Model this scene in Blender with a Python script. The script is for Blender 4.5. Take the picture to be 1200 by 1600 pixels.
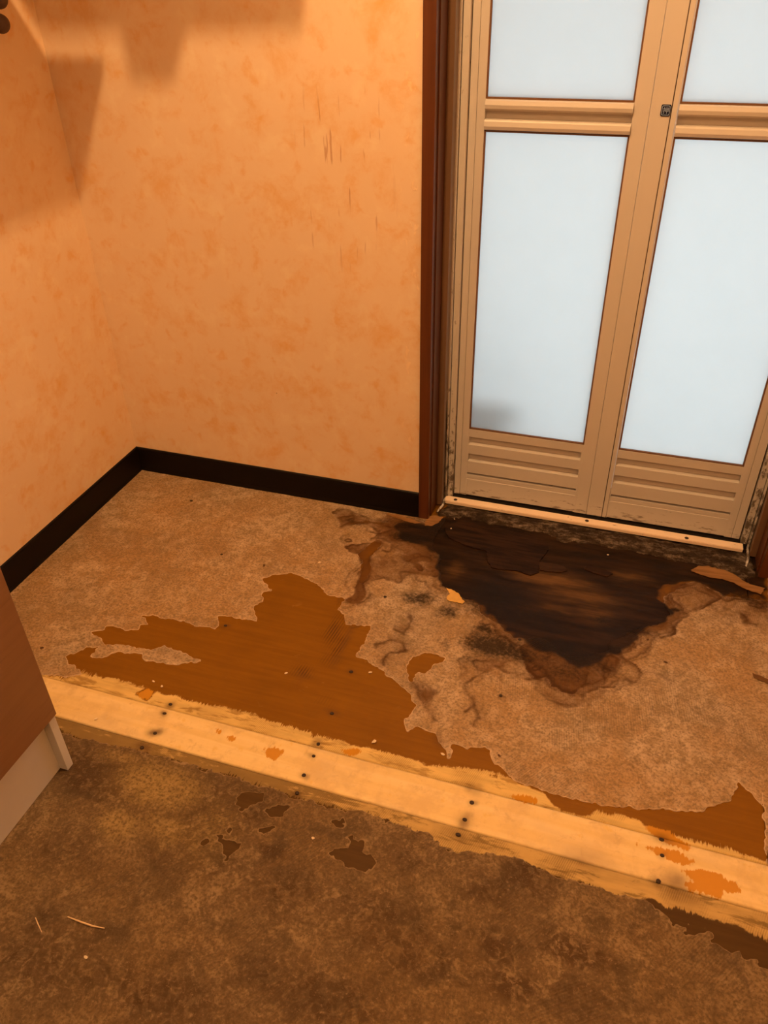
import bpy, bmesh, math, random
import numpy as np
from mathutils import Vector, Matrix, Euler

random.seed(7)
rng = np.random.default_rng(7)
S = bpy.context.scene
for o in list(bpy.data.objects):
    bpy.data.objects.remove(o, do_unlink=True)

# ------------------------------------------------------------------ camera
# world: x along the back wall (0 = corner with the left wall), y = 0 on the back wall, room towards -y, metres
cam_d = bpy.data.cameras.new('camera')
cam = bpy.data.objects.new('camera', cam_d)
S.collection.objects.link(cam)
cam.location = (1.2957, -1.6267, 1.2044)
_yaw, _pitch, _roll = 0.327715, 0.613410, -0.022563
cam.rotation_mode = 'QUATERNION'
_M = (Matrix.Rotation(_yaw, 3, 'Z') @ Matrix.Rotation(math.pi / 2 - _pitch, 3, 'X') @ Matrix.Rotation(_roll, 3, 'Z'))
cam.rotation_quaternion = _M.to_quaternion()
cam_d.sensor_fit = 'VERTICAL'
cam_d.sensor_height = 36.0
cam_d.lens = 1231.82 / 1600 * 36.0
cam_d.clip_start = 0.02
S.camera = cam

# ------------------------------------------------------------------ world, lights, exposure
w = bpy.data.worlds.new('world')
S.world = w
w.use_nodes = True
w.node_tree.nodes['Background'].inputs[0].default_value = (0.55, 0.7, 1.0, 1)
w.node_tree.nodes['Background'].inputs[1].default_value = 0.05
S.view_settings.view_transform = 'Standard'
S.view_settings.look = 'None'
S.view_settings.gamma = 1.0
S.view_settings.use_curve_mapping = False
S.view_settings.exposure = 0.06

LAMP = (0.793, -0.80, 2.30)


def add_light(name, kind, loc, energy, color, rot=(0, 0, 0), size=None, size_y=None, radius=None):
    d = bpy.data.lights.new(name, kind)
    d.energy = energy
    d.color = color
    if kind == 'AREA':
        d.shape = 'RECTANGLE'
        d.size = size
        d.size_y = size_y or size
    if radius is not None:
        d.shadow_soft_size = radius
    o = bpy.data.objects.new(name, d)
    o.location = loc
    o.rotation_euler = rot
    S.collection.objects.link(o)
    return o


add_light('bulb_light', 'POINT', LAMP, 74, (1.0, 0.59, 0.26), radius=0.022)
# unseen warm fill, added behind the camera to lift the shadow tones
add_light('rear_fill_light', 'AREA', (1.15, -2.35, 2.36), 17, (1.0, 0.58, 0.27), rot=(math.radians(28), 0, 0), size=1.1, size_y=0.7)
# daylight window high on the far wall of the bathroom
add_light('bathroom_daylight', 'AREA', (1.50, 1.55, 0.72), 10.8, (0.84, 0.95, 1.0), rot=(math.radians(-90), 0, 0), size=1.0, size_y=0.9)

# ------------------------------------------------------------------ helpers
COL = S.collection


class MB:
    def __init__(s):
        s.bm = bmesh.new()

    def box(s, x0, x1, y0, y1, z0, z1, bev=0.0, seg=2):
        r = bmesh.ops.create_cube(s.bm, size=1.0)
        vs = r['verts']
        for v in vs:
            v.co = Vector(((x0 + x1) / 2 + v.co.x * (x1 - x0), (y0 + y1) / 2 + v.co.y * (y1 - y0), (z0 + z1) / 2 + v.co.z * (z1 - z0)))
        if bev:
            es = list({e for v in vs for e in v.link_edges})
            bmesh.ops.bevel(s.bm, geom=es, offset=bev, segments=seg, affect='EDGES', profile=0.6)
        return s

    def prism(s, prof, axis, a, b):
        """closed profile extruded along an axis; prof in the two other axes, in order"""
        def P(u, v, t):
            if axis == 'x': return (t, u, v)
            if axis == 'y': return (u, t, v)
            return (u, v, t)
        A = [s.bm.verts.new(P(u, v, a)) for u, v in prof]
        B = [s.bm.verts.new(P(u, v, b)) for u, v in prof]
        n = len(prof)
        fs = [s.bm.faces.new(A), s.bm.faces.new(B[::-1])]
        for i in range(n):
            fs.append(s.bm.faces.new([A[i], A[(i + 1) % n], B[(i + 1) % n], B[i]]))
        bmesh.ops.recalc_face_normals(s.bm, faces=fs)
        return s

    def lathe(s, prof, center, axis=(0, 0, 1), seg=24):
        """prof: (radius, height) along axis"""
        ax = Vector(axis).normalized()
        rot = Vector((0, 0, 1)).rotation_difference(ax).to_matrix()
        c = Vector(center)
        rings = []
        for r, h in prof:
            if r < 1e-6:
                rings.append([s.bm.verts.new(c + rot @ Vector((0, 0, h)))])
            else:
                rings.append([s.bm.verts.new(c + rot @ Vector((r * math.cos(2 * math.pi * i / seg), r * math.sin(2 * math.pi * i / seg), h))) for i in range(seg)])
        fs = []
        for A, B in zip(rings[:-1], rings[1:]):
            for i in range(seg):
                j = (i + 1) % seg
                if len(A) == 1 and len(B) == 1: continue
                if len(A) == 1: fs.append(s.bm.faces.new([A[0], B[j], B[i]]))
                elif len(B) == 1: fs.append(s.bm.faces.new([A[i], A[j], B[0]]))
                else: fs.append(s.bm.faces.new([A[i], A[j], B[j], B[i]]))
        for R in (rings[0], rings[-1]):
            if len(R) > 2: fs.append(s.bm.faces.new(R))
        bmesh.ops.recalc_face_normals(s.bm, faces=fs)
        return s

    def tube(s, pts, radii, seg=8):
        pts = [Vector(p) for p in pts]
        rings = []
        for i, p in enumerate(pts):
            d = (pts[min(i + 1, len(pts) - 1)] - pts[max(i - 1, 0)]).normalized()
            u = d.cross(Vector((0, 0, 1)))
            if u.length < 1e-4: u = Vector((1, 0, 0))
            u.normalize()
            v = d.cross(u)
            rings.append([s.bm.verts.new(p + radii[i] * (math.cos(2 * math.pi * k / seg) * u + math.sin(2 * math.pi * k / seg) * v)) for k in range(seg)])
        fs = []
        for A, B in zip(rings[:-1], rings[1:]):
            for k in range(seg):
                fs.append(s.bm.faces.new([A[k], A[(k + 1) % seg], B[(k + 1) % seg], B[k]]))
        fs.append(s.bm.faces.new(rings[0]))
        fs.append(s.bm.faces.new(rings[-1][::-1]))
        bmesh.ops.recalc_face_normals(s.bm, faces=fs)
        return s

    def build(s, name, mat, parent=None, smooth=False):
        me = bpy.data.meshes.new(name)
        s.bm.to_mesh(me)
        s.bm.free()
        return link(name, me, mat, parent, smooth)


def link(name, me, mat, parent=None, smooth=False):
    if mat is not None:
        me.materials.append(mat)
    if smooth:
        me.polygons.foreach_set('use_smooth', [True] * len(me.polygons))
    o = bpy.data.objects.new(name, me)
    COL.objects.link(o)
    if parent is not None:
        o.parent = parent
        o.matrix_parent_inverse = Matrix.Translation(-parent.location)
    return o


def empty(name, loc=(0, 0, 0)):
    o = bpy.data.objects.new(name, None)
    o.empty_display_size = 0.05
    o.location = loc
    COL.objects.link(o)
    return o


def tag(o, label=None, cat=None, group=None, kind=None):
    if label: o['label'] = label
    if cat: o['category'] = cat
    if group: o['group'] = group
    if kind: o['kind'] = kind
    return o


# ------------------------------------------------------------------ material helpers
class NT:
    def __init__(s, name, rough=0.6, spec=0.4):
        s.m = bpy.data.materials.new(name)
        s.m.use_nodes = True
        s.t = s.m.node_tree
        s.b = s.t.nodes['Principled BSDF']
        s.b.inputs['Roughness'].default_value = rough
        s.b.inputs['Specular IOR Level'].default_value = spec
        s._pos = None

    def n(s, kind, **kw):
        nd = s.t.nodes.new(kind)
        for k, v in kw.items():
            setattr(nd, k, v)
        return nd

    def l(s, a, b):
        s.t.links.new(a, b)

    def set(s, sock, v):
        if isinstance(v, (int, float)):
            sock.default_value = v
        elif isinstance(v, tuple):
            sock.default_value = (*v, 1) if len(v) == 3 and sock.type == 'RGBA' else v
        else:
            s.l(v, sock)

    @property
    def pos(s):
        if s._pos is None:
            s._pos = s.n('ShaderNodeTexCoord').outputs['Object']
        return s._pos

    def mapping(s, scale=(1, 1, 1), rot=(0, 0, 0), loc=(0, 0, 0), vec=None):
        m = s.n('ShaderNodeMapping')
        m.inputs['Scale'].default_value = scale
        m.inputs['Rotation'].default_value = rot
        m.inputs['Location'].default_value = loc
        s.l(vec if vec is not None else s.pos, m.inputs['Vector'])
        return m.outputs[0]

    def noise(s, scale, detail=4, rough=0.55, vec=None, dist=0.0):
        nd = s.n('ShaderNodeTexNoise')
        nd.inputs['Scale'].default_value = scale
        nd.inputs['Detail'].default_value = detail
        nd.inputs['Roughness'].default_value = rough
        nd.inputs['Distortion'].default_value = dist
        s.l(vec if vec is not None else s.pos, nd.inputs['Vector'])
        return nd.outputs['Fac']

    def voronoi(s, scale, feature='F1', vec=None):
        nd = s.n('ShaderNodeTexVoronoi', feature=feature)
        nd.inputs['Scale'].default_value = scale
        s.l(vec if vec is not None else s.pos, nd.inputs['Vector'])
        return nd.outputs['Distance']

    def wave(s, scale, vec=None, dist=0.0, dscale=1.0, detail=2):
        nd = s.n('ShaderNodeTexWave')
        nd.inputs['Scale'].default_value = scale
        nd.inputs['Distortion'].default_value = dist
        nd.inputs['Detail'].default_value = detail
        nd.inputs['Detail Scale'].default_value = dscale
        s.l(vec if vec is not None else s.pos, nd.inputs['Vector'])
        return nd.outputs['Fac']

    def attr(s, name):
        return s.n('ShaderNodeAttribute', attribute_name=name).outputs['Fac']

    def math(s, op, a, b=None, clamp=False):
        nd = s.n('ShaderNodeMath', operation=op, use_clamp=clamp)
        s.set(nd.inputs[0], a)
        if b is not None: s.set(nd.inputs[1], b)
        return nd.outputs[0]

    def step(s, v, a, b, o0=0.0, o1=1.0):
        nd = s.n('ShaderNodeMapRange', interpolation_type='SMOOTHSTEP')
        s.set(nd.inputs['Value'], v)
        nd.inputs['From Min'].default_value = a
        nd.inputs['From Max'].default_value = b
        nd.inputs['To Min'].default_value = o0
        nd.inputs['To Max'].default_value = o1
        return nd.outputs[0]

    def mix(s, f, a, b, mode='MIX'):
        nd = s.n('ShaderNodeMix', data_type='RGBA', blend_type=mode)
        s.set(nd.inputs[0], f)
        s.set(nd.inputs[6], a)
        s.set(nd.inputs[7], b)
        return nd.outputs[2]

    def ramp(s, f, stops):
        nd = s.n('ShaderNodeValToRGB')
        e = nd.color_ramp.elements
        while len(e) > 1: e.remove(e[-1])
        e[0].position = stops[0][0]
        e[0].color = (*stops[0][1], 1)
        for p, c in stops[1:]:
            x = e.new(p)
            x.color = (*c, 1)
        s.l(f, nd.inputs[0])
        return nd.outputs[0]

    def bump(s, h, strength=0.3, dist=0.001):
        nd = s.n('ShaderNodeBump')
        nd.inputs['Strength'].default_value = strength
        nd.inputs['Distance'].default_value = dist
        s.l(h, nd.inputs['Height'])
        s.l(nd.outputs[0], s.b.inputs['Normal'])

    def color(s, c):
        s.set(s.b.inputs['Base Color'], c)

    def rough(s, r):
        s.set(s.b.inputs['Roughness'], r)


def mat_plain(name, col, rough=0.5, spec=0.4, var=0.08, scale=30, bump=0.0, bscale=300):
    t = NT(name, rough, spec)
    f = t.noise(scale, 3)
    d = tuple(max(0, c * (1 - var)) for c in col)
    u = tuple(min(1, c * (1 + var)) for c in col)
    t.color(t.mix(f, d, u))
    if bump:
        t.bump(t.noise(bscale, 3), bump, 0.0006)
    return t.m


def mat_wallpaper():
    t = NT('blotched_wallpaper', 0.75, 0.25)
    base = t.mix(t.noise(5, 3), (0.7719, 0.57, 0.3744), (0.8184, 0.64, 0.4512))
    warp = t.noise(11, 6, 0.62, dist=0.4)
    n2 = t.noise(30, 5, 0.65, dist=0.6)
    blot = t.step(t.math('ADD', t.math('MULTIPLY', warp, 0.7), t.math('MULTIPLY', n2, 0.3)), 0.46, 0.70)
    c = t.mix(t.math('MULTIPLY', blot, 0.78), base, (0.735, 0.43, 0.165))
    spot = t.step(t.noise(24, 4, 0.55, vec=t.mapping(loc=(3, 1, 7)), dist=0.3), 0.54, 0.72)
    c = t.mix(t.math('MULTIPLY', spot, 0.55), c, (0.74, 0.405, 0.125))
    pale = t.step(t.noise(15, 4, 0.6, vec=t.mapping(loc=(9, 4, 2))), 0.52, 0.68)
    c = t.mix(t.math('MULTIPLY', pale, 0.35), c, (0.8556, 0.73, 0.528))
    # tiny dark fly specks
    sp = t.step(t.voronoi(9, vec=t.mapping(loc=(.3, 0, .2))), 0.017, 0.006)
    c = t.mix(t.math('MULTIPLY', sp, 0.8), c, (0.18, 0.07, 0.03))
    # vertical drip scratches by the door casing
    sx = t.n('ShaderNodeSeparateXYZ')
    t.l(t.pos, sx.inputs[0])
    reg = t.math('MULTIPLY', t.math('MULTIPLY', t.step(sx.outputs[0], 0.55, 0.62), t.step(sx.outputs[0], 0.80, 0.72)),
                 t.math('MULTIPLY', t.step(sx.outputs[2], 0.60, 0.72), t.step(sx.outputs[2], 1.02, 0.93)))
    st = t.step(t.noise(1, 2, 0.5, vec=t.mapping(scale=(95, 10, 9), loc=(2.3, 0, 0.4))), 0.625, 0.67)
    scr = t.math('MULTIPLY', st, reg)
    c = t.mix(t.math('MULTIPLY', scr, 0.5), c, (0.42, 0.17, 0.07))
    # scuffed strip of crumbling paper next to the casing
    edge = t.math('MULTIPLY', t.step(sx.outputs[0], 0.775, 0.83), t.step(t.noise(55, 3, 0.6, vec=t.mapping(scale=(1, 1, .5))), 0.60, 0.66))
    c = t.mix(t.math('MULTIPLY', edge, 0.5), c, (0.95, 0.72, 0.45))
    t.color(c)
    h = t.math('ADD', t.math('ADD', t.math('MULTIPLY', t.noise(160, 4, 0.6), 0.6), t.math('MULTIPLY', edge, 0.9)), t.math('MULTIPLY', scr, -1.2))
    t.bump(h, 0.35, 0.0012)
    return t.m


def mat_wood(name, c0, c1, rough=0.35, spec=0.4, grain=(60, 60, 2.5), rot=(0, 0, 0), bump=0.08):
    t = NT(name, rough, spec)
    v = t.mapping(scale=grain, rot=rot)
    f = t.noise(1, 5, 0.6, vec=v, dist=0.3)
    g = t.noise(3.1, 3, 0.5, vec=v)
    c = t.mix(t.step(f, 0.3, 0.7), c0, c1)
    c = t.mix(t.math('MULTIPLY', t.step(g, 0.58, 0.72), 0.25), c, tuple(x * 0.6 for x in c0))
    t.color(c)
    t.bump(g, bump, 0.0006)
    return t.m


def mat_door(name, grime=True):
    """cream coated aluminium with grime and mould speckles near the sill"""
    t = NT(name, 0.38, 0.45)
    sx = t.n('ShaderNodeSeparateXYZ')
    t.l(t.pos, sx.inputs[0])
    c = t.mix(t.noise(8, 3), (0.5928, 0.5568, 0.5194), (0.624, 0.5916, 0.5586))
    low = t.step(sx.outputs[2], 0.09, 0.012)
    g = t.step(t.math('ADD', t.noise(75, 6, 0.7, vec=t.mapping(scale=(.4, 1, 1.8))), t.math('MULTIPLY', low, 0.17)), 0.69, 0.80)
    c = t.mix(t.math('MULTIPLY', g, 0.7), c, (0.10, 0.06, 0.03))
    t.color(c)
    t.rough(t.math('ADD', t.math('MULTIPLY', g, 0.3), 0.36))
    return t.m


def mat_door_grimy():
    t = NT('mouldy_door_frame', 0.45, 0.4)
    sx = t.n('ShaderNodeSeparateXYZ')
    t.l(t.pos, sx.inputs[0])
    c = t.mix(t.noise(8, 3), (0.5772, 0.5394, 0.49), (0.6084, 0.5742, 0.5292))
    low = t.step(sx.outputs[2], 0.42, 0.02)
    g = t.step(t.math('ADD', t.noise(70, 5, 0.7, vec=t.mapping(scale=(1, 1, .5))), t.math('MULTIPLY', low, 0.17)), 0.60, 0.72)
    c = t.mix(t.math('MULTIPLY', g, 0.85), c, (0.06, 0.035, 0.015))
    t.color(c)
    t.bump(g, 0.2, 0.0005)
    return t.m


def mat_pane():
    t = NT('frosted_pane', 0.55, 0.3)
    v = t.mapping(scale=(260, 260, 14))
    f = t.noise(1, 3, 0.6, vec=v)
    tr = t.n('ShaderNodeBsdfTranslucent')
    sm = t.noise(9, 4, 0.6)
    t.set(tr.inputs['Color'], t.mix(sm, (0.86, 0.88, 0.88), (0.92, 0.93, 0.93)))
    t.color((0.80, 0.80, 0.78))
    mx = t.n('ShaderNodeMixShader')
    mx.inputs[0].default_value = 0.08
    t.l(tr.outputs[0], mx.inputs[1])
    t.l(t.b.outputs[0], mx.inputs[2])
    t.bump(f, 0.05, 0.0005)
    t.l(mx.outputs[0], t.t.nodes['Material Output'].inputs[0])
    return t.m


def mat_clear():
    m = bpy.data.materials.new('clear_acrylic')
    m.use_nodes = True
    nt = m.node_tree
    nt.nodes.remove(nt.nodes['Principled BSDF'])
    tr = nt.nodes.new('ShaderNodeBsdfTransparent')
    tr.inputs[0].default_value = (0.97, 0.98, 0.98, 1)
    nt.links.new(tr.outputs[0], nt.nodes['Material Output'].inputs[0])
    return m


def stain_chain(t, c, thr=1.0):
    """water stain, tide lines and mould carried by the floor's stain maps"""
    jit = t.noise(60, 5, 0.65)
    jit2 = t.noise(16, 4, 0.6)
    j = t.math('SUBTRACT', jit, 0.5)
    wet = t.math('ADD', t.attr('wet'), t.math('MULTIPLY', j, 0.35))
    c = t.mix(t.math('MULTIPLY', t.step(wet, -0.1, 1.0), 0.88), c, (0.115, 0.046, 0.009), 'MIX')
    td = t.math('MULTIPLY', t.attr('tide'), t.math('ADD', t.math('MULTIPLY', jit2, 1.2), 0.45))
    c = t.mix(t.math('MULTIPLY', t.step(td, 0.0, 0.85), 0.9), c, (0.055, 0.020, 0.005))
    dk = t.math('ADD', t.attr('dark'), t.math('MULTIPLY', j, 0.30))
    dkf = t.step(dk, 0.30, 0.75)
    streak = t.noise(1, 5, 0.65, vec=t.mapping(scale=(7, 55, 20), rot=(0, 0, 0.0)))
    rot = t.mix(t.step(streak, 0.36, 0.66), (0.007, 0.0032, 0.0012), (0.026, 0.011, 0.0035))
    streak2 = t.noise(1, 6, 0.75, vec=t.mapping(scale=(16, 150, 20), rot=(0, 0, 0.03)), dist=0.8)
    lig = t.math('MULTIPLY', t.attr('lighten'), t.math('MULTIPLY', t.math('ADD', t.math('MULTIPLY', streak, 1.6), 0.1), t.math('ADD', t.math('MULTIPLY', streak2, 1.3), 0.35)))
    rot = t.mix(t.step(lig, 0.05, 0.9), rot, (0.135, 0.064, 0.017))
    c = t.mix(t.math('MULTIPLY', dkf, 0.96), c, rot)
    mo = t.math('MULTIPLY', t.attr('mold'), t.math('ADD', t.math('MULTIPLY', t.noise(130, 4, 0.7), 1.5), 0.0))
    c = t.mix(t.math('MULTIPLY', t.step(mo, 0.10, 0.60), 0.88), c, (0.011, 0.0065, 0.004))
    ha = t.math('MULTIPLY', t.attr('halo'), t.math('ADD', t.math('MULTIPLY', jit2, 0.8), 0.6))
    c = t.mix(t.math('MULTIPLY', t.step(ha, 0.02, 1.0), 0.9), c, (0.09, 0.04, 0.015))
    return c, dkf


def mat_backing(name, cA, cB, cC, dirty):
    t = NT(name, 0.85, 0.15)
    big = t.noise(7, 4, 0.6)
    mid = t.noise(34, 5, 0.7, dist=0.4)
    fine = t.noise(210, 4, 0.75)
    c = t.mix(t.step(mid, 0.38, 0.62), cA, cB)
    c = t.mix(t.math('MULTIPLY', t.step(big, 0.42, 0.62), 0.65), c, cC)
    huge = t.step(t.noise(2.6, 4, 0.6, vec=t.mapping(loc=(2.2, 4.1, 0))), 0.42, 0.60)
    c = t.mix(t.math('MULTIPLY', huge, 0.42), c, tuple(a * b for a, b in zip(cC, (1.08, 0.98, 0.72))))
    mb = t.step(t.noise(13, 6, 0.72, vec=t.mapping(loc=(6, 6, 0)), dist=0.6), 0.50, 0.66)
    c = t.mix(t.math('MULTIPLY', mb, 0.5), c, tuple(x * 1.25 for x in cB))
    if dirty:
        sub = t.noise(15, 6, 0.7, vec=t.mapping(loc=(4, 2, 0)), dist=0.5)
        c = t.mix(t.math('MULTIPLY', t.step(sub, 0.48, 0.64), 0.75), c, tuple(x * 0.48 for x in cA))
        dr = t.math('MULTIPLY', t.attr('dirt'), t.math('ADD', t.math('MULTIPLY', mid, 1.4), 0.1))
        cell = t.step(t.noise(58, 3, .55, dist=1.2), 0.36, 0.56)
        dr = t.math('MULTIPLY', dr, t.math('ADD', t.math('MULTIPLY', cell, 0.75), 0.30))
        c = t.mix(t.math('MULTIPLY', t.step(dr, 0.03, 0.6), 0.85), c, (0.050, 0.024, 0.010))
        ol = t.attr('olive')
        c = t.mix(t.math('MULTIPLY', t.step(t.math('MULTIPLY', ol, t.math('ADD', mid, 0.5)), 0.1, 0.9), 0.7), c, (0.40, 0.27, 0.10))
    mf = t.noise(105, 5, 0.78, dist=0.3)
    c = t.mix(t.math('MULTIPLY', t.step(mf, 0.52, 0.36), 0.50 if dirty else 0.34), c, tuple(x * 0.5 for x in cA))
    c = t.mix(t.math('MULTIPLY', t.step(mf, 0.54, 0.70), 0.5 if dirty else 0.36), c, tuple(x * 1.35 for x in cB))
    # pale fibres
    fib = t.step(t.noise(1, 4, 0.7, vec=t.mapping(scale=(150, 520, 1), rot=(0, 0, 0.5)), dist=1.0), 0.60, 0.74)
    fib2 = t.step(t.noise(1, 4, 0.7, vec=t.mapping(scale=(560, 140, 1), rot=(0, 0, 0.2)), dist=1.0), 0.61, 0.74)
    fb = t.math('MAXIMUM', fib, fib2)
    up = tuple(min(1, x * 1.5) for x in cB)
    c = t.mix(t.math('MULTIPLY', fb, 0.65), c, up)
    dk = t.step(fine, 0.56, 0.34)
    c = t.mix(t.math('MULTIPLY', dk, 0.62), c, tuple(x * 0.5 for x in cA))
    # combed adhesive ridges showing through in patches
    m1 = t.step(t.noise(6, 2, 0.5, vec=t.mapping(loc=(1, 5, 0))), 0.53, 0.62)
    w1 = t.wave(1, vec=t.mapping(scale=(75, 75, 1), rot=(0, 0, 0.62)), dist=1.2, dscale=.08)
    m2 = t.step(t.noise(5, 2, 0.5, vec=t.mapping(loc=(8, 2, 0))), 0.55, 0.64)
    w2 = t.wave(1, vec=t.mapping(scale=(70, 70, 1), rot=(0, 0, -0.15 if not dirty else 0.95)), dist=1.5, dscale=.08)
    rd = t.math('MAXIMUM', t.math('MULTIPLY', m1, w1), t.math('MULTIPLY', m2, w2))
    c = t.mix(t.math('MULTIPLY', rd, 0.28), c, tuple(x * 0.55 for x in cA))
    # pale torn rim
    rim = t.step(t.math('ADD', t.attr('rim'), t.math('MULTIPLY', t.noise(70, 3, .6), 0.004)), 0.0042, 0.0018)
    c = t.mix(t.math('MULTIPLY', rim, 0.6), c, tuple(min(1, x * (1.4 if dirty else 1.5)) for x in cB))
    c, dkf = stain_chain(t, c)
    t.color(c)
    h = t.math('ADD', t.math('ADD', t.math('MULTIPLY', fine, 0.8), t.math('MULTIPLY', mid, 0.8)), t.math('ADD', t.math('MULTIPLY', rd, -0.5), t.math('MULTIPLY', fb, 0.35)))
    t.bump(h, 0.7, 0.0018)
    t.rough(t.math('SUBTRACT', 0.85, t.math('MULTIPLY', dkf, 0.25)))
    return t.m


def mat_ply(name, cA, cB, pale, teeth_rot=0.3, grime=0.04):
    t = NT(name, 0.62, 0.12)
    v = t.mapping(scale=(6, 90, 1))
    g = t.noise(1, 5, 0.6, vec=v, dist=0.5)
    g2 = t.noise(9, 4, 0.6)
    c = t.mix(t.step(g, 0.3, 0.7), cA, cB)
    c = t.mix(t.math('MULTIPLY', t.step(g2, 0.45, 0.75), 0.35), c, tuple(x * 0.78 for x in cA))
    sm = t.step(t.noise(26, 5, 0.7, dist=.5), 0.63, 0.75)
    c = t.mix(t.math('MULTIPLY', sm, 0.18), c, pale)
    # pale sanded, combed zone: its edge is toothed by the trowel
    tooth = t.noise(1, 4, 0.65, vec=t.mapping(scale=(330, 14, 1), rot=(0, 0, teeth_rot)))
    lump = t.noise(26, 5, 0.65)
    gate = t.step(t.noise(11, 2, 0.5, vec=t.mapping(loc=(5, 1, 0))), 0.42, 0.60)
    sd = t.math('ADD', t.attr('pale'), t.math('ADD', t.math('MULTIPLY', t.math('MULTIPLY', t.math('SUBTRACT', tooth, 0.5), gate), 0.045), t.math('MULTIPLY', t.math('SUBTRACT', lump, 0.5), 0.030)))
    pf = t.step(sd, -0.0015, 0.0025)
    pb = t.noise(1, 4, 0.6, vec=t.mapping(scale=(9, 60, 1)))
    pc = t.mix(t.step(pb, 0.35, 0.7), pale, tuple(x * 0.78 for x in pale))
    ridge = t.wave(1, vec=t.mapping(scale=(95, 95, 1), rot=(0, 0, teeth_rot)), dist=2.0, dscale=.2)
    rm = t.math('MULTIPLY', t.step(t.noise(13, 3), 0.46, 0.60), ridge)
    pc = t.mix(t.math('MULTIPLY', rm, 0.55), pc, tuple(0.5 * x + .35 * y for x, y in zip(cB, pale)))
    bn = t.noise(22, 6, 0.72, vec=t.mapping(loc=(2, 7, 0), scale=(.5, 1.9, 1)), dist=0.4)
    br = t.step(t.math('ADD', bn, t.math('MULTIPLY', t.attr('grime'), grime)), 0.53, 0.64)
    pc = t.mix(t.math('MULTIPLY', br, 0.72), pc, tuple(0.75 * x + .15 * y for x, y in zip(cB, pale)))
    cmb = t.math('MULTIPLY', t.step(t.math('MULTIPLY', t.attr('comb'), t.math('ADD', t.noise(40, 3), 0.4)), 0.1, 0.9), t.step(t.wave(1, vec=t.mapping(scale=(52, 52, 1), rot=(0, 0, 0.1)), dist=1.0, dscale=.1), 0.35, 0.8))
    c = t.mix(t.math('MULTIPLY', cmb, 0.75), c, (0.05, 0.018, 0.003))
    c = t.mix(pf, c, pc)
    och = t.math('ADD', t.attr('ochre'), t.math('MULTIPLY', t.math('SUBTRACT', tooth, 0.5), 0.02))
    c = t.mix(t.step(och, -0.001, 0.002), c, (0.52, 0.235, 0.02))
    c, dkf = stain_chain(t, c)
    t.color(c)
    h = t.math('ADD', t.math('MULTIPLY', g, 0.5), t.math('ADD', t.math('MULTIPLY', pf, 0.6), t.math('MULTIPLY', t.math('MULTIPLY', rm, pf), -0.7)))
    t.bump(h, 0.4, 0.001)
    t.rough(t.math('ADD', 0.55, t.math('MULTIPLY', pf, 0.25)))
    return t.m


def mat_plank():
    t = NT('pale_pine_plank', 0.6, 0.3)
    g = t.noise(1, 5, 0.55, vec=t.mapping(scale=(2.2, 60, 1)), dist=0.4)
    g2 = t.noise(14, 5, 0.65)
    c = t.mix(t.step(g, 0.3, 0.7), (0.74, 0.53, 0.225), (0.80, 0.60, 0.29))
    c = t.mix(t.math('MULTIPLY', t.step(g2, 0.46, 0.64), 0.6), c, (0.62, 0.43, 0.20))
    sm = t.step(t.noise(38, 6, 0.75, vec=t.mapping(loc=(7, 1, 0)), dist=.5), 0.54, 0.66)
    c = t.mix(t.math('MULTIPLY', sm, 0.5), c, (0.56, 0.38, 0.18))
    gz = t.step(t.noise(5, 4, 0.6, vec=t.mapping(loc=(1, 3, 0), scale=(1, 2, 1))), 0.50, 0.70)
    c = t.mix(t.math('MULTIPLY', gz, 0.45), c, (0.60, 0.45, 0.26))
    yel = t.step(t.noise(30, 5, 0.7, vec=t.mapping(loc=(3, 8, 0))), 0.60, 0.70)
    c = t.mix(t.math('MULTIPLY', yel, 0.45), c, (0.70, 0.44, 0.10))
    tooth = t.noise(1, 3, 0.6, vec=t.mapping(scale=(230, 30, 1), rot=(0, 0, 0.2)))
    och = t.math('ADD', t.attr('ochre'), t.math('ADD', t.math('MULTIPLY', t.math('SUBTRACT', tooth, 0.5), 0.020), t.math('MULTIPLY', t.math('SUBTRACT', t.noise(60, 4, .6), 0.5), 0.016)))
    c = t.mix(t.step(och, -0.001, 0.0015), c, (0.56, 0.25, 0.02))
    c, dkf = stain_chain(t, c)
    t.color(c)
    t.bump(t.math('ADD', t.math('MULTIPLY', g, 0.5), t.math('MULTIPLY', g2, 0.4)), 0.3, 0.0008)
    return t.m


def mat_mortar():
    t = NT('crumbling_mortar', 0.95, 0.1)
    n1 = t.noise(36, 6, 0.75, vec=t.mapping(scale=(.6, 1.4, 1)))
    n2 = t.noise(140, 4, 0.8)
    c = t.ramp(n1, [(0.30, (0.012, 0.008, 0.005)), (0.50, (0.05, 0.032, 0.02)), (0.60, (0.15, 0.11, 0.075)), (0.74, (0.30, 0.23, 0.16))])
    c = t.mix(t.math('MULTIPLY', t.step(n2, 0.52, 0.36), 0.7), c, (0.012, 0.008, 0.005))
    t.color(c)
    t.bump(t.math('ADD', n1, t.math('MULTIPLY', n2, 0.5)), 0.8, 0.004)
    return t.m


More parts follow.
